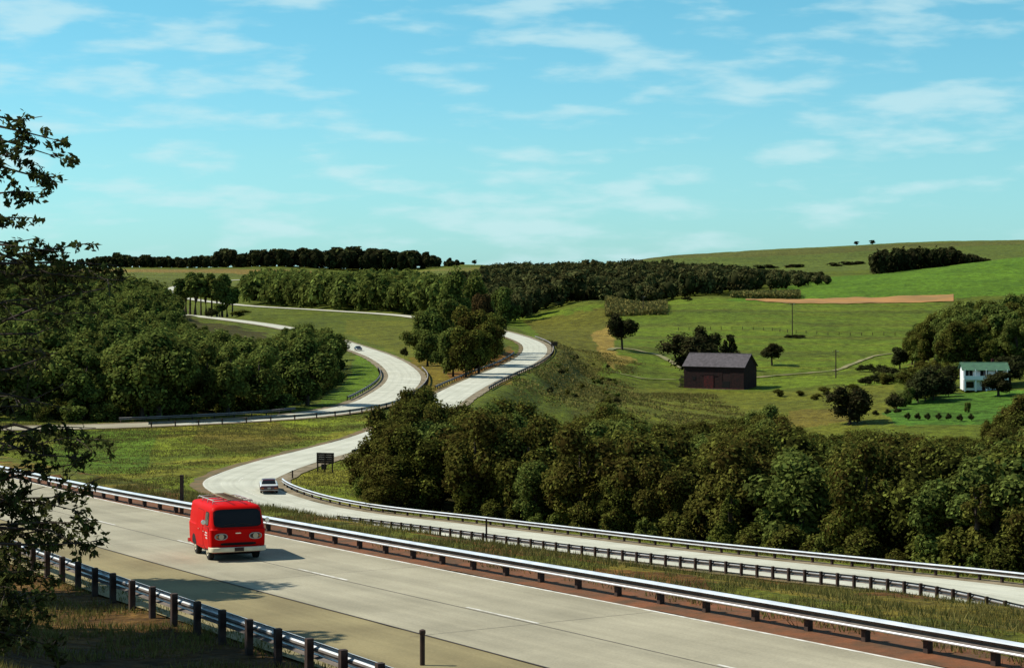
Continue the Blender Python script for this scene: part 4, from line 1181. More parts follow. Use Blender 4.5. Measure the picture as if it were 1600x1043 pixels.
# ---------------------------------------------------------------- signs
M['signback'] = mat('weathered_sign_back', (.045, .028, .022), .7, noise=(2, (.03, .02, .018), 1))
def sign(px, D, w, h, zb, legs, label, rz=0, brace=True, extra=None):
    x, y, z = GP(px, D)
    r = empty('road_sign', (x, y, z), rz); tag(r, label, 'sign')
    nb = 5
    for k in range(nb):
        b = MB(); b.box((0, .06, zb + h * (k + .5) / nb), (w, .04, h / nb - .010)); b.build('panel', M['signback'], r, bevel=.01)
    for k in range(legs):
        xx = (-.42 + .84 * k / max(legs - 1, 1)) * w
        b = MB(); b.box((xx, -.04, (zb + h) / 2 - .25), (.14, .12, zb + h + .5)); b.build('leg', M['post'], r)
    for zz in (zb + h * .25, zb + h * .75):
        b = MB(); b.box((0, .015, zz), (w * .96, .05, .09)); b.build('batten', M['post'], r)
    if extra:
        b = MB(); b.box((-w * .08, .05, zb - .38), (w * .3, .05, .6)); b.build('lower_panel', M['signback'], r)
    return r
sign(508, 223, 2.15, 1.25, 1.0, 3, 'dark back of a wooden road sign on three legs beside the bend', rz=-.25, extra=True)
sign(866, 575, 1.9, 1.3, 2.0, 2, 'small dark sign on two legs at the outer edge of the right bend')

# ---------------------------------------------------------------- barn
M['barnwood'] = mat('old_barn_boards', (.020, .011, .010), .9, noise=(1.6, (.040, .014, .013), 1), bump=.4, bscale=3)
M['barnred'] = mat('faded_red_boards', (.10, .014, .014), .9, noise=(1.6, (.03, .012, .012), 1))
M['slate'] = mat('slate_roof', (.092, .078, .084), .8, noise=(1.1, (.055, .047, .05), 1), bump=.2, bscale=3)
M['dark'] = mat('dark_interior', (.008, .007, .007), .9)
def barn():
    x, y, z = GP(1127, 600)
    rz = math.radians(-27)
    r = empty('barn', (x, y + 3, z - .3), rz); tag(r, 'weathered dark red-brown barn with a grey gable roof in the pasture', 'barn')
    L, Wd, he, hr = 19.8, 11.5, 7.2, 10.9     # length, depth, eaves, ridge
    nbo = 62
    b = MB()
    b.box((0, 0, he / 2), (L, Wd, he))
    for sx in (-1, 1):
        b.poly([(sx * L / 2, -Wd / 2, he), (sx * L / 2, Wd / 2, he), (sx * L / 2, 0, hr - .1)][::sx])
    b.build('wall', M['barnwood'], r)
    # vertical boards, joined because far too fine to pick apart
    b = MB(); rr = random.Random(5)
    for k in range(nbo):
        xx = -L / 2 + (k + .5) * L / nbo
        if 2.9 < xx < 5.3: continue
        b.box((xx, -Wd / 2 - .03 - rr.random() * .03, he / 2 - .02), (L / nbo - .04, .05, he - .1 - rr.random() * .3))
    for k in range(36):
        yy = -Wd / 2 + (k + .5) * Wd / 36; hh = he + (hr - he) * (1 - abs(yy) / (Wd / 2)) - .35
        b.box((L / 2 + .03 + rr.random() * .03, yy, hh / 2), (.05, Wd / 36 - .04, hh))
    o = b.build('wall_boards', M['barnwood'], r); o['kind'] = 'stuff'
    for sy in (-1, 1):
        b = MB(); sl_ = math.atan2(hr - he, Wd / 2); ln = math.hypot(hr - he, Wd / 2) + .7
        rot = Matrix.Rotation(-sy * sl_, 3, 'X')
        c = Vector((0, sy * (Wd / 4 + .12), (he + hr) / 2 + .02))
        b.box(c, (L + 1.0, ln, .16), rot); b.build('roof', M['slate'], r)
        # courses of the roof covering
        for k in range(9):
            t = (k + .5) / 9
            yy = sy * (Wd / 2 + .35) * (1 - t); zz = he - .16 + (hr - he + .25) * t + .10
            if k == 0 or True:
                pass
    b = MB(); b.box((0, 0, hr + .12), (L + 1.0, .35, .12)); b.build('ridge_cap', M['slate'], r)
    b = MB(); b.box((-1.6, -Wd / 2 - .12, 2.3), (3.2, .08, 4.4)); d = b.build('door', M['barnred'], r)
    b = MB(); b.box((-1.6, -Wd / 2 - .17, 4.55), (5.5, .06, .12)); b.build('door_track', M['dark'], d)
    b = MB(); b.box((4.1, -Wd / 2 - .02, 1.4), (2.4, .06, 2.6)); b.build('opening', M['dark'], r)
    b = MB(); b.box((-6.5, -Wd / 2 - .1, 3.4), (1.0, .05, 1.1)); w = b.build('window', M['dark'], r)
    b = MB(); b.box((0, -Wd / 2 - .12, .25), (L + .2, .16, .6)); b.build('sill_board', M['barnred'], r)
    b = MB(); b.box((0, 0, .0), (L + .5, Wd + .5, .6)); b.build('foundation', M['gravel'], r)
barn()
# stacked timber at the barn's left end
x, y, z = GP(1068, 604)
tr_ = empty('timber_pile', (x, y, z), .3); tag(tr_, 'rough pile of old timber against the left end of the barn', 'timber')
rr = random.Random(9)
for k in range(8):
    b = MB(); b.box((rr.uniform(-.4, .4), rr.uniform(-.3, .3), .25 + k * .42), (3.4 - k * .12, .5, .3), Matrix.Rotation(rr.uniform(-.15, .15), 3, 'Z')); b.build('beam', M['bark'], tr_)

# ---------------------------------------------------------------- house
M['white'] = mat('white_siding', (.78, .80, .78), .6, noise=(2, (.68, .71, .70), .6))
M['greenroof'] = mat('green_roof', (.06, .14, .075), .7, noise=(.9, (.045, .10, .06), 1), bump=.2)
M['glass'] = mat('dark_glass', (.008, .009, .010), .12, spec=.25)
def house():
    x, y, z = GP(1537, 526)
    r = empty('house', (x, y, z - .2), math.radians(-6)); tag(r, 'white two-storey house with a green roof and a front gallery', 'house')
    L, Wd = 11.8, 7.0
    b = MB(); b.box((0, 0, 1.5), (L, Wd, 3.0)); b.box((0, 0, 4.45), (L, Wd, 2.9)); 
    for sx in (-1, 1): b.poly([(sx * L / 2, -Wd / 2, 5.9), (sx * L / 2, Wd / 2, 5.9), (sx * L / 2, 0, 7.6)][::sx])
    b.build('wall', M['white'], r)
    for sy in (-1, 1):
        a = math.atan2(1.7, Wd / 2 + .6); rot = Matrix.Rotation(-sy * a, 3, 'X')
        b = MB(); b.box((0, sy * (Wd / 4 + .5), 6.62 - .12), (L + 1.0, math.hypot(1.7, Wd / 2 + .6) + .9, .14), rot); rf = b.build('roof', M['greenroof'], r)
    b = MB(); b.box((2.5, .8, 7.6), (.7, .7, 1.6)); b.build('chimney', M['barnred'], rf)
    # gallery deck, railing and posts
    b = MB(); b.box((0, -Wd / 2 - .9, 3.0), (L, 1.8, .22)); b.build('gallery_floor', M['white'], r)
    b = MB(); b.box((0, -Wd / 2 - 1.78, 3.55), (L, .08, .95)); b.build('gallery_railing', M['white'], r)
    for k in range(5):
        xx = -L / 2 + .25 + k * (L - .5) / 4
        b = MB(); b.box((xx, -Wd / 2 - 1.7, 1.3), (.42, .3, 2.9)); b.build('post', M['white'], r)
        b = MB(); b.box((xx, -Wd / 2 - 1.7, 4.85), (.2, .2, 1.9)); b.build('post', M['white'], r)
    for xx, w_ in ((-4.4, 2.0), (-.4, 2.0), (3.6, 2.0)):
        b = MB(); b.box((xx, -Wd / 2 - .03, 4.6), (w_ + .2, .08, 1.9)); f = b.build('window', M['white'], r)
        b = MB(); b.box((xx, -Wd / 2 - .06, 4.6), (w_, .06, 1.7)); b.build('pane', M['glass'], f)
        b = MB(); b.box((xx, -Wd / 2 - .1, 4.6), (.07, .05, 1.7)); b.build('glazing_bar', M['white'], f)
    for xx in (-4.4, 3.6):
        b = MB(); b.box((xx, -Wd / 2 - .03, 1.5), (2.8, .08, 1.9)); f = b.build('window', M['white'], r)
        b = MB(); b.box((xx, -Wd / 2 - .06, 1.5), (2.6, .06, 1.7)); b.build('pane', M['glass'], f)
    b = MB(); b.box((-.4, -Wd / 2 - .04, 1.15), (1.1, .08, 2.2)); d = b.build('door', M['barnwood'], r)
    b = MB(); b.box((-.05, -Wd / 2 - .1, 1.1), (.1, .06, .1)); b.build('handle', M['rail'], d)
house()

# ---------------------------------------------------------------- vehicles
def paint_mat(name, col, rough=.28, coat=.6, noise_amt=.12):
    m = mat(name, col, rough, 0, noise=(3, tuple(c * .8 for c in col), noise_amt * 4), spec=.5)
    p = m.node_tree.nodes['Principled BSDF']; p.inputs['Coat Weight'].default_value = coat; p.inputs['Coat Roughness'].default_value = .15
    return m
M['red'] = mat('red_enamel', (.54, .004, .003), .5, noise=(3, (.50, .005, .004), .5), spec=.04)
M['cream'] = mat('cream_bumper', (.72, .64, .46), .4, noise=(5, (.5, .45, .32), .5))
M['chrome'] = mat('chrome', (.72, .72, .70), .22, .9)
M['tyre'] = mat('rubber', (.015, .014, .014), .85)
M['lens'] = mat('headlamp_glass', (.42, .36, .26), .2, .1, spec=.5)
M['bezel'] = mat('dull_bezel', (.34, .32, .30), .45, .2)
M['amber'] = mat('amber_lens', (.45, .12, .03), .3)
M['seam'] = mat('panel_gap', (.10, .006, .006), .8)
def sup(n, a, b, e=2.6):
    out = []
    for k in range(n):
        t = 2 * math.pi * k / n; c, s = math.cos(t), math.sin(t)
        out.append((a * math.copysign(abs(c) ** (2 / e), c), b * math.copysign(abs(s) ** (2 / e), s)))
    return out
def wheel(parent, loc, r=.34, w=.2, side=1, hub=(.75, .7, .6)):
    b = MB(); n = 28; rings = []
    for dx, rr_ in ((-.5, .62), (-.5, .9), (-.42, .98), (-.2, 1), (.2, 1), (.42, .98), (.5, .9), (.5, .62)):
        rings.append([(loc[0] + dx * w, loc[1] + r * rr_ * math.cos(2 * math.pi * k / n), loc[2] + r * rr_ * math.sin(2 * math.pi * k / n)) for k in range(n)])
    b.rings(rings, cap=True)
    t = b.build('wheel', M['tyre'], parent, True, 35)
    b = MB(); rings = []
    for dx, rr_ in ((.44, .6), (.53, .58), (.50, .45), (.46, .34), (.56, .28), (.60, .12)):
        rings.append([(loc[0] + side * dx * w, loc[1] + r * rr_ * math.cos(2 * math.pi * k / n), loc[2] + r * rr_ * math.sin(2 * math.pi * k / n)) for k in range(n)])
    b.rings(rings, cap=True)
    b.build('hubcap', M['cream'], t, True, 40)
    return t

class Shell:
    """vehicle body as horizontal slices: z, half width, front y, rear y, corner radii front / rear"""
    def __init__(s, sl_): s.sl = sl_
    def at(s, z):
        a = np.array(s.sl); return [np.interp(z, a[:, 0], a[:, k]) for k in range(1, 6)]
    def ring(s, z, row=None):
        w, yf, yr, rf, rr_ = s.at(z) if row is None else row[1:]
        pts = []
        for cx, cy, r, a0 in ((w - rf, yf - rf, rf, 0), (-(w - rf), yf - rf, rf, 90), (-(w - rr_), yr + rr_, rr_, 180), (w - rr_, yr + rr_, rr_, 270)):
            for k in range(6):
                a = math.radians(a0 + 90 * k / 5); pts.append((cx + r * math.cos(a), cy + r * math.sin(a), z))
            # flat between corners gets extra points automatically by the next corner
        return pts
    def build(s, name, m, parent):
        b = MB(); b.rings([s.ring(row[0], row) for row in s.sl]); o = b.build(name, m, parent, True, 42); return o
    def fy(s, x, z):   # front surface
        w, yf, yr, rf, rr_ = s.at(z); ax = abs(x)
        if ax <= w - rf: return yf
        d = min(ax - (w - rf), rf); return yf - rf + math.sqrt(max(rf * rf - d * d, 0))
    def ry(s, x, z):
        w, yf, yr, rf, rr_ = s.at(z); ax = abs(x)
        if ax <= w - rr_: return yr
        d = min(ax - (w - rr_), rr_); return yr + rr_ - math.sqrt(max(rr_ * rr_ - d * d, 0))
    def sx(s, z): return s.at(z)[0]
    def patch(s, name, m, parent, face, cu, cz, a, h, e=4, out=.012, nu=28, nr=5, side=1, thick=0, ring=None):
        """rounded panel hugging the body. face: 'front','rear','side'; ring = inner fraction for a frame"""
        b = MB(); o = sup(nu, a, h, e); rows = []
        fr_ = [ring] + [1.0] if ring else [i / nr for i in range(1, nr + 1)]
        if ring: fr_ = [ring, (1 + ring) / 2, 1.0]
        def pt(u, z, off):
            if face == 'front': return (u, s.fy(u, z) + off, z)
            if face == 'rear': return (u, s.ry(u, z) - off, z)
            return (side * (s.sx(z) + off), u, z)
        if not ring: b.v.append(pt(cu, cz, out))
        for q in fr_:
            for (du, dz) in o: b.v.append(pt(cu + du * q, cz + dz * q, out * (1.0 if not ring else (1.0 if q != fr_[1] else 1.9))))
        base = 0 if ring else 1
        if not ring:
            for k in range(nu): b.f.append((0, 1 + k, 1 + (k + 1) % nu))
        for i in range(len(fr_) - 1):
            for k in range(nu):
                A_ = base + i * nu; B_ = base + (i + 1) * nu
                b.f.append((A_ + k, B_ + k, B_ + (k + 1) % nu, A_ + (k + 1) % nu))
        # skirt back into the body
        n0 = len(b.v); last = base + (len(fr_) - 1) * nu
        for (du, dz) in o: b.v.append(pt(cu + du, cz + dz, -.02))
        for k in range(nu): b.f.append((last + k, n0 + k, n0 + (k + 1) % nu, last + (k + 1) % nu))
        ob = b.build(name, m, parent, True, 50)
        return ob

def van():
    # van's own axes: +y front, x = its left
    cx, cy = -10.88, 70.4
    i = int(np.argmin(np.hypot(RD1.p[:, 0] - cx, RD1.p[:, 1] - cy)))
    z0 = RD1.p[i, 2] + .004
    root = empty('van', (cx, cy, z0)); tag(root, 'bright red forward-control panel van with a roof rack driving towards the viewer', 'van')
    head = math.radians(180 + 19.5)      # local +y turned to face the viewer
    t = RD1.t[i]; grade = (RD1.p[i + 1, 2] - RD1.p[i - 1, 2]) / (RD1.s[i + 1] - RD1.s[i - 1])
    root.rotation_mode = 'XYZ'; root.rotation_euler = (-math.atan(grade), 0, head)
    root.location = (cx, cy, z0)
    sh = Shell([(.30, .86, 4.12, .06, .10, .08), (.36, .93, 4.23, .0, .12, .1), (.60, .95, 4.26, -.01, .13, .1), (.95, .96, 4.275, -.01, .13, .1), (1.09, .965, 4.28, -.01, .13, .1), (1.112, .945, 4.245, .01, .13, .12),
                (1.16, .94, 4.22, .015, .14, .12), (1.40, .92, 4.13, .03, .15, .14), (1.70, .885, 4.02, .05, .17, .16), (1.815, .865, 3.975, .07, .19, .18), (1.875, .82, 3.90, .13, .24, .22), (1.915, .70, 3.72, .30, .28, .28), (1.935, .45, 3.3, .8, .2, .2)])
    body = sh.build('body', M['red'], root)
    # windshield
    f = sh.patch('windshield_seal', M['dark'], root, 'front', 0, 1.475, .835, .305, 6, .010)
    sh.patch('windshield', M['glass'], root, 'front', 0, 1.475, .805, .28, 6, .016)
    for sx_ in (-1, 1):
        b = MB(); b.box((sx_ * .28, sh.fy(sx_ * .28, 1.24) + .03, 1.27), (.40, .010, .012), Matrix.Rotation(sx_ * .12, 3, 'Y')); b.build('wiper', M['signback'], root)
    b = MB(); b.box((0, 3.78, 1.62), (.2, .03, .07)); b.build('rear_view_mirror', M['chrome'], root)
    # head lamps in wide oval bezels
    for sx_ in (-1, 1):
        bz = sh.patch('headlight', M['bezel'], root, 'front', sx_ * .60, .865, .225, .115, 2.3, .03, nu=32)
        sh.patch('lens', M['lens'], bz, 'front', sx_ * .60, .865, .095, .095, 2, .05, nu=24)
        sh.patch('indicator', M['amber'], bz, 'front', sx_ * .75, .865, .04, .05, 2, .045, nu=12)
        sh.patch('bezel_recess', M['signback'], bz, 'front', sx_ * .60, .865, .19, .088, 2.3, .036, nu=24)
    sh.patch('grille', M['dark'], root, 'front', 0, .605, .62, .045, 5, .01)
    sh.patch('front_badge', M['chrome'], root, 'front', 0, .97, .10, .018, 3, .012)
    # pressed crease under the windshield
    b = MB()
    for zz in (1.10,):
        pts = [(x_, sh.fy(x_, zz) + .004, zz) for x_ in np.linspace(-.8, .8, 16)]
        b.tube(pts, .012, 5)
    b.build('belt_moulding', M['red'], root, True)
    # bumpers
    b = MB(); pts = [(-.99, 3.98, .42), (-.97, 4.22, .42), (-.86, 4.36, .42), (-.5, 4.40, .42), (0, 4.41, .42), (.5, 4.40, .42), (.86, 4.36, .42), (.97, 4.22, .42), (.99, 3.98, .42)]
    rings = [[(p[0], p[1] + dy, p[2] + dz) for dy, dz in ((-.03, -.085), (.02, -.07), (.035, 0), (.02, .07), (-.03, .085))] for p in pts]
    b.rings(rings); b.build('front_bumper', M['cream'], root, True, 50)
    b = MB(); rings = [[(p[0], -.08 - dy - (0 if abs(p[0]) < .9 else -.12), .42 + dz) for dy, dz in ((-.03, -.07), (.02, -.05), (.03, 0), (.02, .05), (-.03, .07))] for p in ((-1.02, 0), (-.9, 0), (0, 0), (.9, 0), (1.02, 0))]
    b.rings(rings); b.build('rear_bumper', M['chrome'], root, True, 50)
    b = MB(); b.box((0, 4.405 + .045, .43), (.32, .012, .13)); b.build('licence_plate', M['signback'], root)
    # doors and side windows both sides
    for sd in (-1, 1):
        d = sh.patch('door', M['red'], root, 'side', 3.42, .78, .46, .37, 7, .008, side=sd)
        sh.patch('door_gap', M['seam'], d, 'side', 3.42, .78, .475, .385, 7, .004, side=sd, ring=None)
        b = MB(); b.box((sd * (sh.sx(.98) + .03), 3.06, .98), (.03, .14, .035)); b.build('handle', M['chrome'], d)
        w_ = sh.patch('side_window', M['dark'], root, 'side', 3.40, 1.44, .33, .235, 5, .010, side=sd)
        sh.patch('pane', M['glass'], w_, 'side', 3.40, 1.44, .30, .21, 5, .016, side=sd)
        b = MB(); b.box((sd * (sh.sx(1.44) + .02), 3.52, 1.44), (.012, .02, .42)); b.build('vent_bar', M['chrome'], w_)
        cg = sh.patch('cargo_door', M['red'], root, 'side', 2.15, 1.05, .62, .62, 9, .008, side=sd)
        sh.patch('door_gap', M['seam'], cg, 'side', 2.15, 1.05, .635, .635, 9, .003, side=sd)
        b = MB(); b.box((sd * (sh.sx(1.0) + .03), 2.15, 1.0), (.03, .12, .03)); b.build('handle', M['chrome'], cg)
        # wheel arches and wheels
        for wy in (.98, 3.32):
            sh.patch('wheel_arch', M['dark'], root, 'side', wy, .40, .40, .33, 2, .006, side=sd)
            wheel(root, (sd * .80, wy, .335), .335, .19, sd)
        # mirror
        b = MB(); b.tube([(sd * .93, 3.72, 1.12), (sd * 1.08, 3.80, 1.2), (sd * 1.1, 3.80, 1.3)], .012, 6); mm = b.build('wing_mirror', M['chrome'], root)
        b = MB(); b.tube([(sd * 1.12, 3.78, 1.35), (sd * 1.12, 3.81, 1.35)], [.085, .075], 16); b.build('mirror_glass', M['chrome'], mm)
    # lettering on the cab door: three short lines too small to read
    M['letter'] = mat('white_lettering', (.8, .76, .7), .6)
    for sd in (-1,1):
        b = MB(); rr = random.Random(4)
        for k, (n_l, zz) in enumerate(((5, .96), (6, .87), (4, .78))):
            for q in range(n_l):
                b.box((sd * (sh.sx(zz) + .012), 3.62 - q * .075 - .02 * (q % 2), zz), (.006, .045, .05 if k != 1 else .04))
        b.build('lettering', M['letter'], root)
    # under-body
    b = MB(); b.box((0, 2.1, .30), (1.5, 3.7, .16)); b.build('chassis', M['dark'], root)
    # roof rack with a short ladder
    rk = empty('roof_rack', (0, 0, 0)); rk.parent = root
    bpy.data.objects.remove(rk)
    b = MB()
    for sx_ in (-.66, .66):
        b.tube([(sx_, .5, 2.03), (sx_, 3.35, 2.03)], .02, 6); 
    for yy in (.5, 1.45, 2.4, 3.35):
        b.tube([(-.72, yy, 1.86), (-.70, yy, 2.01), (0, yy, 2.03), (.70, yy, 2.01), (.72, yy, 1.86)], .018, 6)
    rk = b.build('roof_rack', M['bezel'], root, True)
    b = MB()
    for sx_ in (-.32, .12): b.tube([(sx_, .1, 2.07), (sx_ + .05, 3.75, 2.07)], .028, 6)
    for q in range(11): b.tube([(-.32, .3 + q * .32, 2.07), (.13, .3 + q * .32, 2.07)], .016, 5)
    b.build('ladder', M['gravel'], rk, True)
    return root
van()

# saloon seen from behind, and a smaller copy of its kind far away
def saloon(name, label, loc, rz, body_m, deck_m, pitch=0):
    root = empty(name, loc); tag(root, label, 'car'); root.rotation_euler = (pitch, 0, rz)
    sh = Shell([(.28, .84, 4.6, .1, .2, .1), (.40, .93, 4.78, .0, .25, .12), (.62, .96, 4.85, -.04, .25, .12), (.78, .95, 4.80, .0, .3, .14), (.84, .92, 4.70, .06, .3, .15)])
    sh.build('body', body_m, root)
    top = Shell([(.82, .93, 4.68, .05, .3, .15), (.90, .90, 4.5, .10, .3, .15), (.925, .8, 4.3, .2, .3, .2)])
    top.build('bonnet_and_boot', deck_m, root)
    cab = Shell([(.90, .80, 3.25, 1.0, .15, .15), (1.30, .68, 2.75, 1.45, .2, .2)])
    cab.build('glasshouse', M['glass'], root)
    rf = Shell([(1.295, .70, 2.78, 1.42, .2, .2), (1.36, .68, 2.7, 1.5, .2, .2), (1.39, .5, 2.5, 1.75, .2, .2)])
    rf.build('roof', body_m, root)
    for sx_ in (-1, 1):
        sh.patch('tail_light', M['amber'], root, 'rear', sx_ * .68, .62, .15, .07, 3, .02)
        sh.patch('headlight', M['lens'], root, 'front', sx_ * .66, .62, .16, .07, 2.2, .02)
        for yy in (.95, 3.75): wheel(root, (sx_ * .80, yy, .33), .33, .2, sx_)
        for yy in (1.25, 2.95):
            b = MB(); b.tube([(sx_ * .79, yy - (.25 if yy < 2 else -.28), .90), (sx_ * .68, yy + (.25 if yy < 2 else -.15), 1.31)], .03, 5); b.build('pillar', deck_m, root)
    b = MB(); b.box((0, -.10, .42), (1.86, .10, .09)); b.build('rear_bumper', M['bezel'], root, bevel=.03)
    b = MB(); b.box((0, 4.90, .42), (1.86, .12, .14)); b.build('front_bumper', M['chrome'], root, bevel=.03)
    b = MB(); b.box((0, -.07, .62), (.34, .03, .16)); b.build('licence_plate', M['bezel'], root)
    return root
M['maroon'] = paint_mat('maroon_enamel', (.075, .012, .014), .4)
M['whitecar'] = paint_mat('white_enamel', (.72, .73, .70), .35)
M['darkcar'] = paint_mat('dark_enamel', (.03, .035, .045), .4)
i = int(np.argmin(np.abs(RD2.s - RD2.s[RD2.idx(189)])))
q = RD2.off(-1.6)
k = RD2.idx(198)
saloon('car', 'maroon saloon with a white roof and boot driving away round the bend', tuple(q[k] + np.array([0, 0, .004])), .15, M['maroon'], M['whitecar'])
q = RD1.off(1.9); k = RD1.idx(585); t = RD1.t[k]
saloon('car', 'tiny dark car far off entering the left hand bend', tuple(q[k] + np.array([0, 0, .004])), math.atan2(t[1], t[0]) + math.pi / 2, M['darkcar'], M['darkcar'])

# ---------------------------------------------------------------- foreground tree on the left
def leaf_tree():
    x0, y0 = -10.6, 31.0; z0 = gz(x0, y0)
    root = empty('broadleaf_tree', (x0, y0, z0)); tag(root, 'dark overhanging tree framing the left edge of the view', 'tree')
    rr = random.Random(21); rg = np.random.default_rng(21)
    b = MB(); b.tube([(0, 0, -.5), (.1, 0, 2), (-.1, .1, 5), (.05, .1, 7), (0, 0, 9.2)], [.34, .26, .2, .13, .04], 10)
    b.build('trunk', M['bark'], root, True)
    tips = []      # (px, py, depth jitter, spread, leaves)
    for a in ((66, 182, .3, 60), (50, 205, .5, 90), (100, 222, .9, 170), (104, 250, .9, 120), (70, 262, .6, 200), (98, 286, .8, 140), (60, 300, .6, 220), (50, 340, .5, 200), (58, 372, .4, 100),
              (128, 382, .7, 170), (110, 395, .6, 90), (62, 400, .5, 180), (50, 430, .8, 420), (100, 425, .9, 420), (150, 418, .9, 380), (182, 414, .6, 260), (192, 438, .7, 260), (165, 450, 1, 360), (120, 455, 1.1, 420), (70, 465, 1, 420),
              (60, 500, 1, 420), (110, 500, 1.1, 300), (150, 488, .9, 200), (55, 545, 1, 420), (90, 550, 1.1, 300), (50, 590, 1, 420), (100, 600, 1, 240), (60, 635, .9, 360), (110, 640, 1, 220),
              (60, 690, .9, 260), (110, 682, .8, 150), (150, 668, .9, 240), (186, 690, .8, 230), (172, 715, .8, 220), (160, 745, .7, 150), (130, 715, .8, 130), (50, 725, .7, 260), (70, 760, .8, 240),
              (60, 800, .9, 340), (90, 815, .9, 240), (130, 800, .9, 260), (155, 815, .8, 230), (152, 845, .7, 190), (110, 845, .8, 220), (62, 850, .8, 240), (135, 860, .6, 110),
              (50, 890, .9, 380), (80, 905, .9, 300), (55, 940, .9, 420), (85, 960, .9, 260), (50, 990, .9, 420), (85, 1010, .9, 260), (20, 1000, 1, 400), (20, 930, 1, 400), (20, 860, 1, 400),
              (15, 240, .6, 240), (10, 320, .7, 300), (10, 410, 1, 500), (10, 500, 1.2, 500), (10, 590, 1.2, 500), (10, 680, 1.1, 400), (10, 770, 1, 400), (20, 200, .4, 90)):
        tips.append(a)
    V_, F_, T_ = [], [], []; off = 0
    br = MB()
    for px_, py_, dj, n in tips:
        if px_ <= 15 and rr.random() < .6: continue
        if 425 < py_ < 650: n = int(n * .22)
        elif py_ > 650: n = int(n * .8)
        D = y0 + rr.uniform(-1.6, 1.6)
        tip = Vector(((px_ - 800) / F * D - x0, D - y0, H - (py_ - HY) / F * D - z0))
        zs = max(1.2, min(8.8, tip.z + rr.uniform(-1.8, .6)))
        st = Vector((0, 0, zs)); mid = st.lerp(tip, .5) + Vector((rr.gauss(0, .15), rr.gauss(0, .2), rr.gauss(.25, .22)))
        q1 = st.lerp(tip, .8) + Vector((rr.gauss(0, .1), rr.gauss(0, .15), rr.gauss(.12, .12)))
        br.tube([st, mid, q1, tip], [.045, .028, .014, .005], 5)
        # twigs with leaves
        sp = dj * .42
        nt2 = max(6, n // 16)
        cen = []
        for k in range(nt2):
            u = rr.uniform(.30, 1.0) if rr.random() < .35 else rr.uniform(.74, 1.0)
            o = (mid.lerp(q1, (u - .5) / .3) if u < .8 else q1.lerp(tip, (u - .8) / .2)) if u > .5 else st.lerp(mid, u * 2)
            e = o + Vector((rr.gauss(0, sp * .55), rr.gauss(0, sp * .8), rr.gauss(0, sp * .38) - .06))
            br.tube([o, o.lerp(e, .5) + Vector((0, 0, .03)), e], [.010, .007, .003], 3)
            for l in range(n // nt2):
                v = rr.uniform(.3, 1.08); c = o.lerp(e, v); cen.append((c.x + rr.gauss(0, .045), c.y + rr.gauss(0, .045), c.z + rr.gauss(0, .04) - .02))
        cen = np.array(cen); m_ = len(cen)
        nor = rg.normal(size=(m_, 3)); nor[:, 2] = np.abs(nor[:, 2]) * .8 + .2; nor /= np.linalg.norm(nor, axis=1)[:, None]
        V, Fq, T = cards(cen, nor, rg.uniform(.045, .085, m_), rg, np.stack([rg.uniform(0, .9, m_), rg.uniform(0, .5, m_), np.zeros(m_)], 1), asp=.45)
        V_.append(V); F_.append(Fq + off); T_.append(T); off += len(V)
    br.build('branches', M['bark'], root)
    o = link('leaves', mesh_np('leaves', np.vstack(V_), np.vstack(F_), (M['leaf_near'],), False, None, np.vstack(T_)), root)
    o['kind'] = 'stuff'
leaf_tree()
# trees just outside on the left whose shade falls over the bank and the shoulder
SH = [variant(200 + k, M['leaf_near'], 6000, .2, wide=.42, lobes=18, bottom=.2, lr=.32) for k in range(2)]
for (x, y, h, w, lb) in ((-20.2, 60.0, 13.5, 8.5, 'broad roadside tree just left of the view whose shade crosses the bank'),
                         (-20.0, 48.5, 14.0, 12.0, 'roadside tree left of the view standing lower on the dry bank')):
    put_tree((x, y, gz(x, y) - .1), SH[0][0], SH[0][1], (w / 8.4, w / 8.4, h / 10), R.uniform(0, 6), lb)

# ---------------------------------------------------------------- grasses and weeds (uncountable)
def tufts(name, label, x, y, z, hgt, rg, spread=.12, blades=4, t0=(0, 1), warm=(0, .9), width=.018):
    n = len(x); rep = np.repeat(np.arange(n), blades); m_ = len(rep)
    bx = x[rep] + rg.normal(0, spread, m_); by = y[rep] + rg.normal(0, spread, m_); bz = z[rep] - .03
    h = hgt[rep] * rg.uniform(.5, 1.15, m_); a = rg.uniform(0, 6.28, m_); w = width * rg.uniform(.7, 1.4, m_)
    if hasattr(width, '__len__'): w = width[rep] * rg.uniform(.7, 1.4, m_)
    lx = rg.normal(0, .32, m_) * h; ly = rg.normal(0, .32, m_) * h
    dx = np.cos(a) * w; dy = np.sin(a) * w
    V = np.stack([np.stack([bx - dx, by - dy, bz], 1), np.stack([bx + dx, by + dy, bz], 1), np.stack([bx + lx, by + ly, bz + h], 1)], 1).reshape(-1, 3)
    tt = rg.uniform(t0[0], t0[1], n)[rep]; ww = rg.uniform(warm[0], warm[1], n)[rep]
    T = np.repeat(np.stack([tt, ww, 0 * tt], 1), 3, axis=0)
    tag(link(name, mesh_np(name, V, np.arange(3 * m_).reshape(-1, 3), (M['grassblade'],), False, None, T)), label, 'grass', kind='stuff')
D_lo = lambda py: py > 606
rg = np.random.default_rng(3)
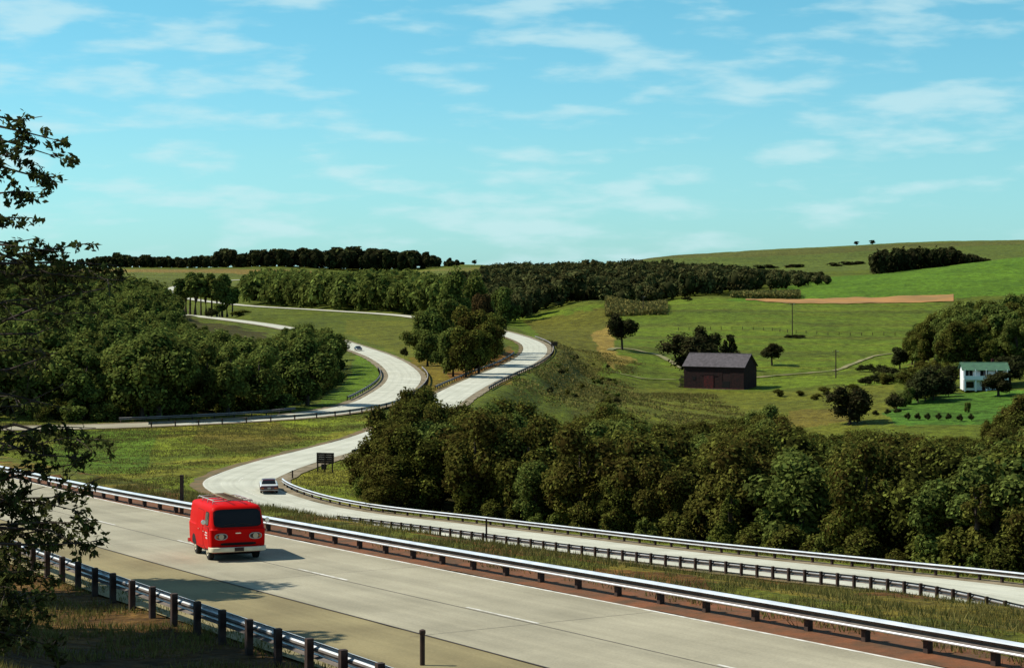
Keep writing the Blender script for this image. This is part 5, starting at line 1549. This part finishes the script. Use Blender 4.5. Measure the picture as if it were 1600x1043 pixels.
def scatter(n, x0, x1, y0, y1, keep):
    x = rg.uniform(x0, x1, n); y = rg.uniform(y0, y1, n); z, s1, s2 = ground_z(x, y, True)
    px = 800 + F * x / y; py = HY + (H - z) * F / y
    k = keep(x, y, s1, s2, px, py); return x[k], y[k], z[k], s1[k]
x, y, z, s1 = scatter(90000, -24, 30, 30, 135, lambda x, y, s1, s2, px, py: (s1 < -5.3) & (s2 > 5.2) & (px > 30) & (px < 1640) & (py < 1060) & ((vnoise(x, y, 1.6, 12) + rg.uniform(-.25, .25, len(x))) > .45))
hh = np.where(np.abs(s1 + 6.0) < 1.2, .42, .26)
tufts('median_grass', 'dry tufted grass and weeds on the median behind the rail', x, y, z, hh, rg, .14, 5, width=.016)
x, y, z, s1 = scatter(26000, -24, 8, 34, 75, lambda x, y, s1, s2, px, py: (s1 > 6.3) & (px > -60) & (py < 1080) & ((vnoise(x, y, 1.8, 13)) > .35))
tufts('bank_grass', 'dry grass on the near bank below the left guardrail', x, y, z, np.full(len(x), .22), rg, .12, 4)
x, y, z, s1 = scatter(30000, -22, 40, 78, 215, lambda x, y, s1, s2, px, py: (s2 < -6.3) & (s2 > -10.5) & (px > 560))
tufts('roadside_weeds', 'weeds growing along the foot of the far guardrail', x, y, z, np.full(len(x), .5), rg, .25, 4, width=.04)
x, y, z, s1 = scatter(52000, -95, 5, 180, 320, lambda x, y, s1, s2, px, py: (px > -40) & (px < 640) & (np.abs(s1) > 6) & (np.abs(s2) > 6) & (vnoise(x, y, 7, 14) + rg.uniform(-.45, .45, len(x)) > .5))
tufts('meadow_grass', 'rough meadow grass filling the loop between the roads', x, y, z, np.full(len(x), .22), rg, .5, 8, (.25, 1), (0, .3), width=.05)
x, y, z, s1 = scatter(24000, -5, 60, 380, 680, lambda x, y, s1, s2, px, py: (px > 800) & (px < 1400) & (s2 < -7) & (vnoise(x, y, 9, 15) + rg.uniform(-.3, .3, len(x)) > .5) & ((px < 975 + 60 * (vnoise(x, y, 12, 31) - .5)) | (py > 612 + 16 * (vnoise(x, y, 20, 32) - .5))))
tufts('pasture_weeds', 'rough weeds on the embankment and the scrubby ground before the barn', x, y, z, np.full(len(x), .4), rg, .9, 4, (.1, 1), (0, .35), width=.22)
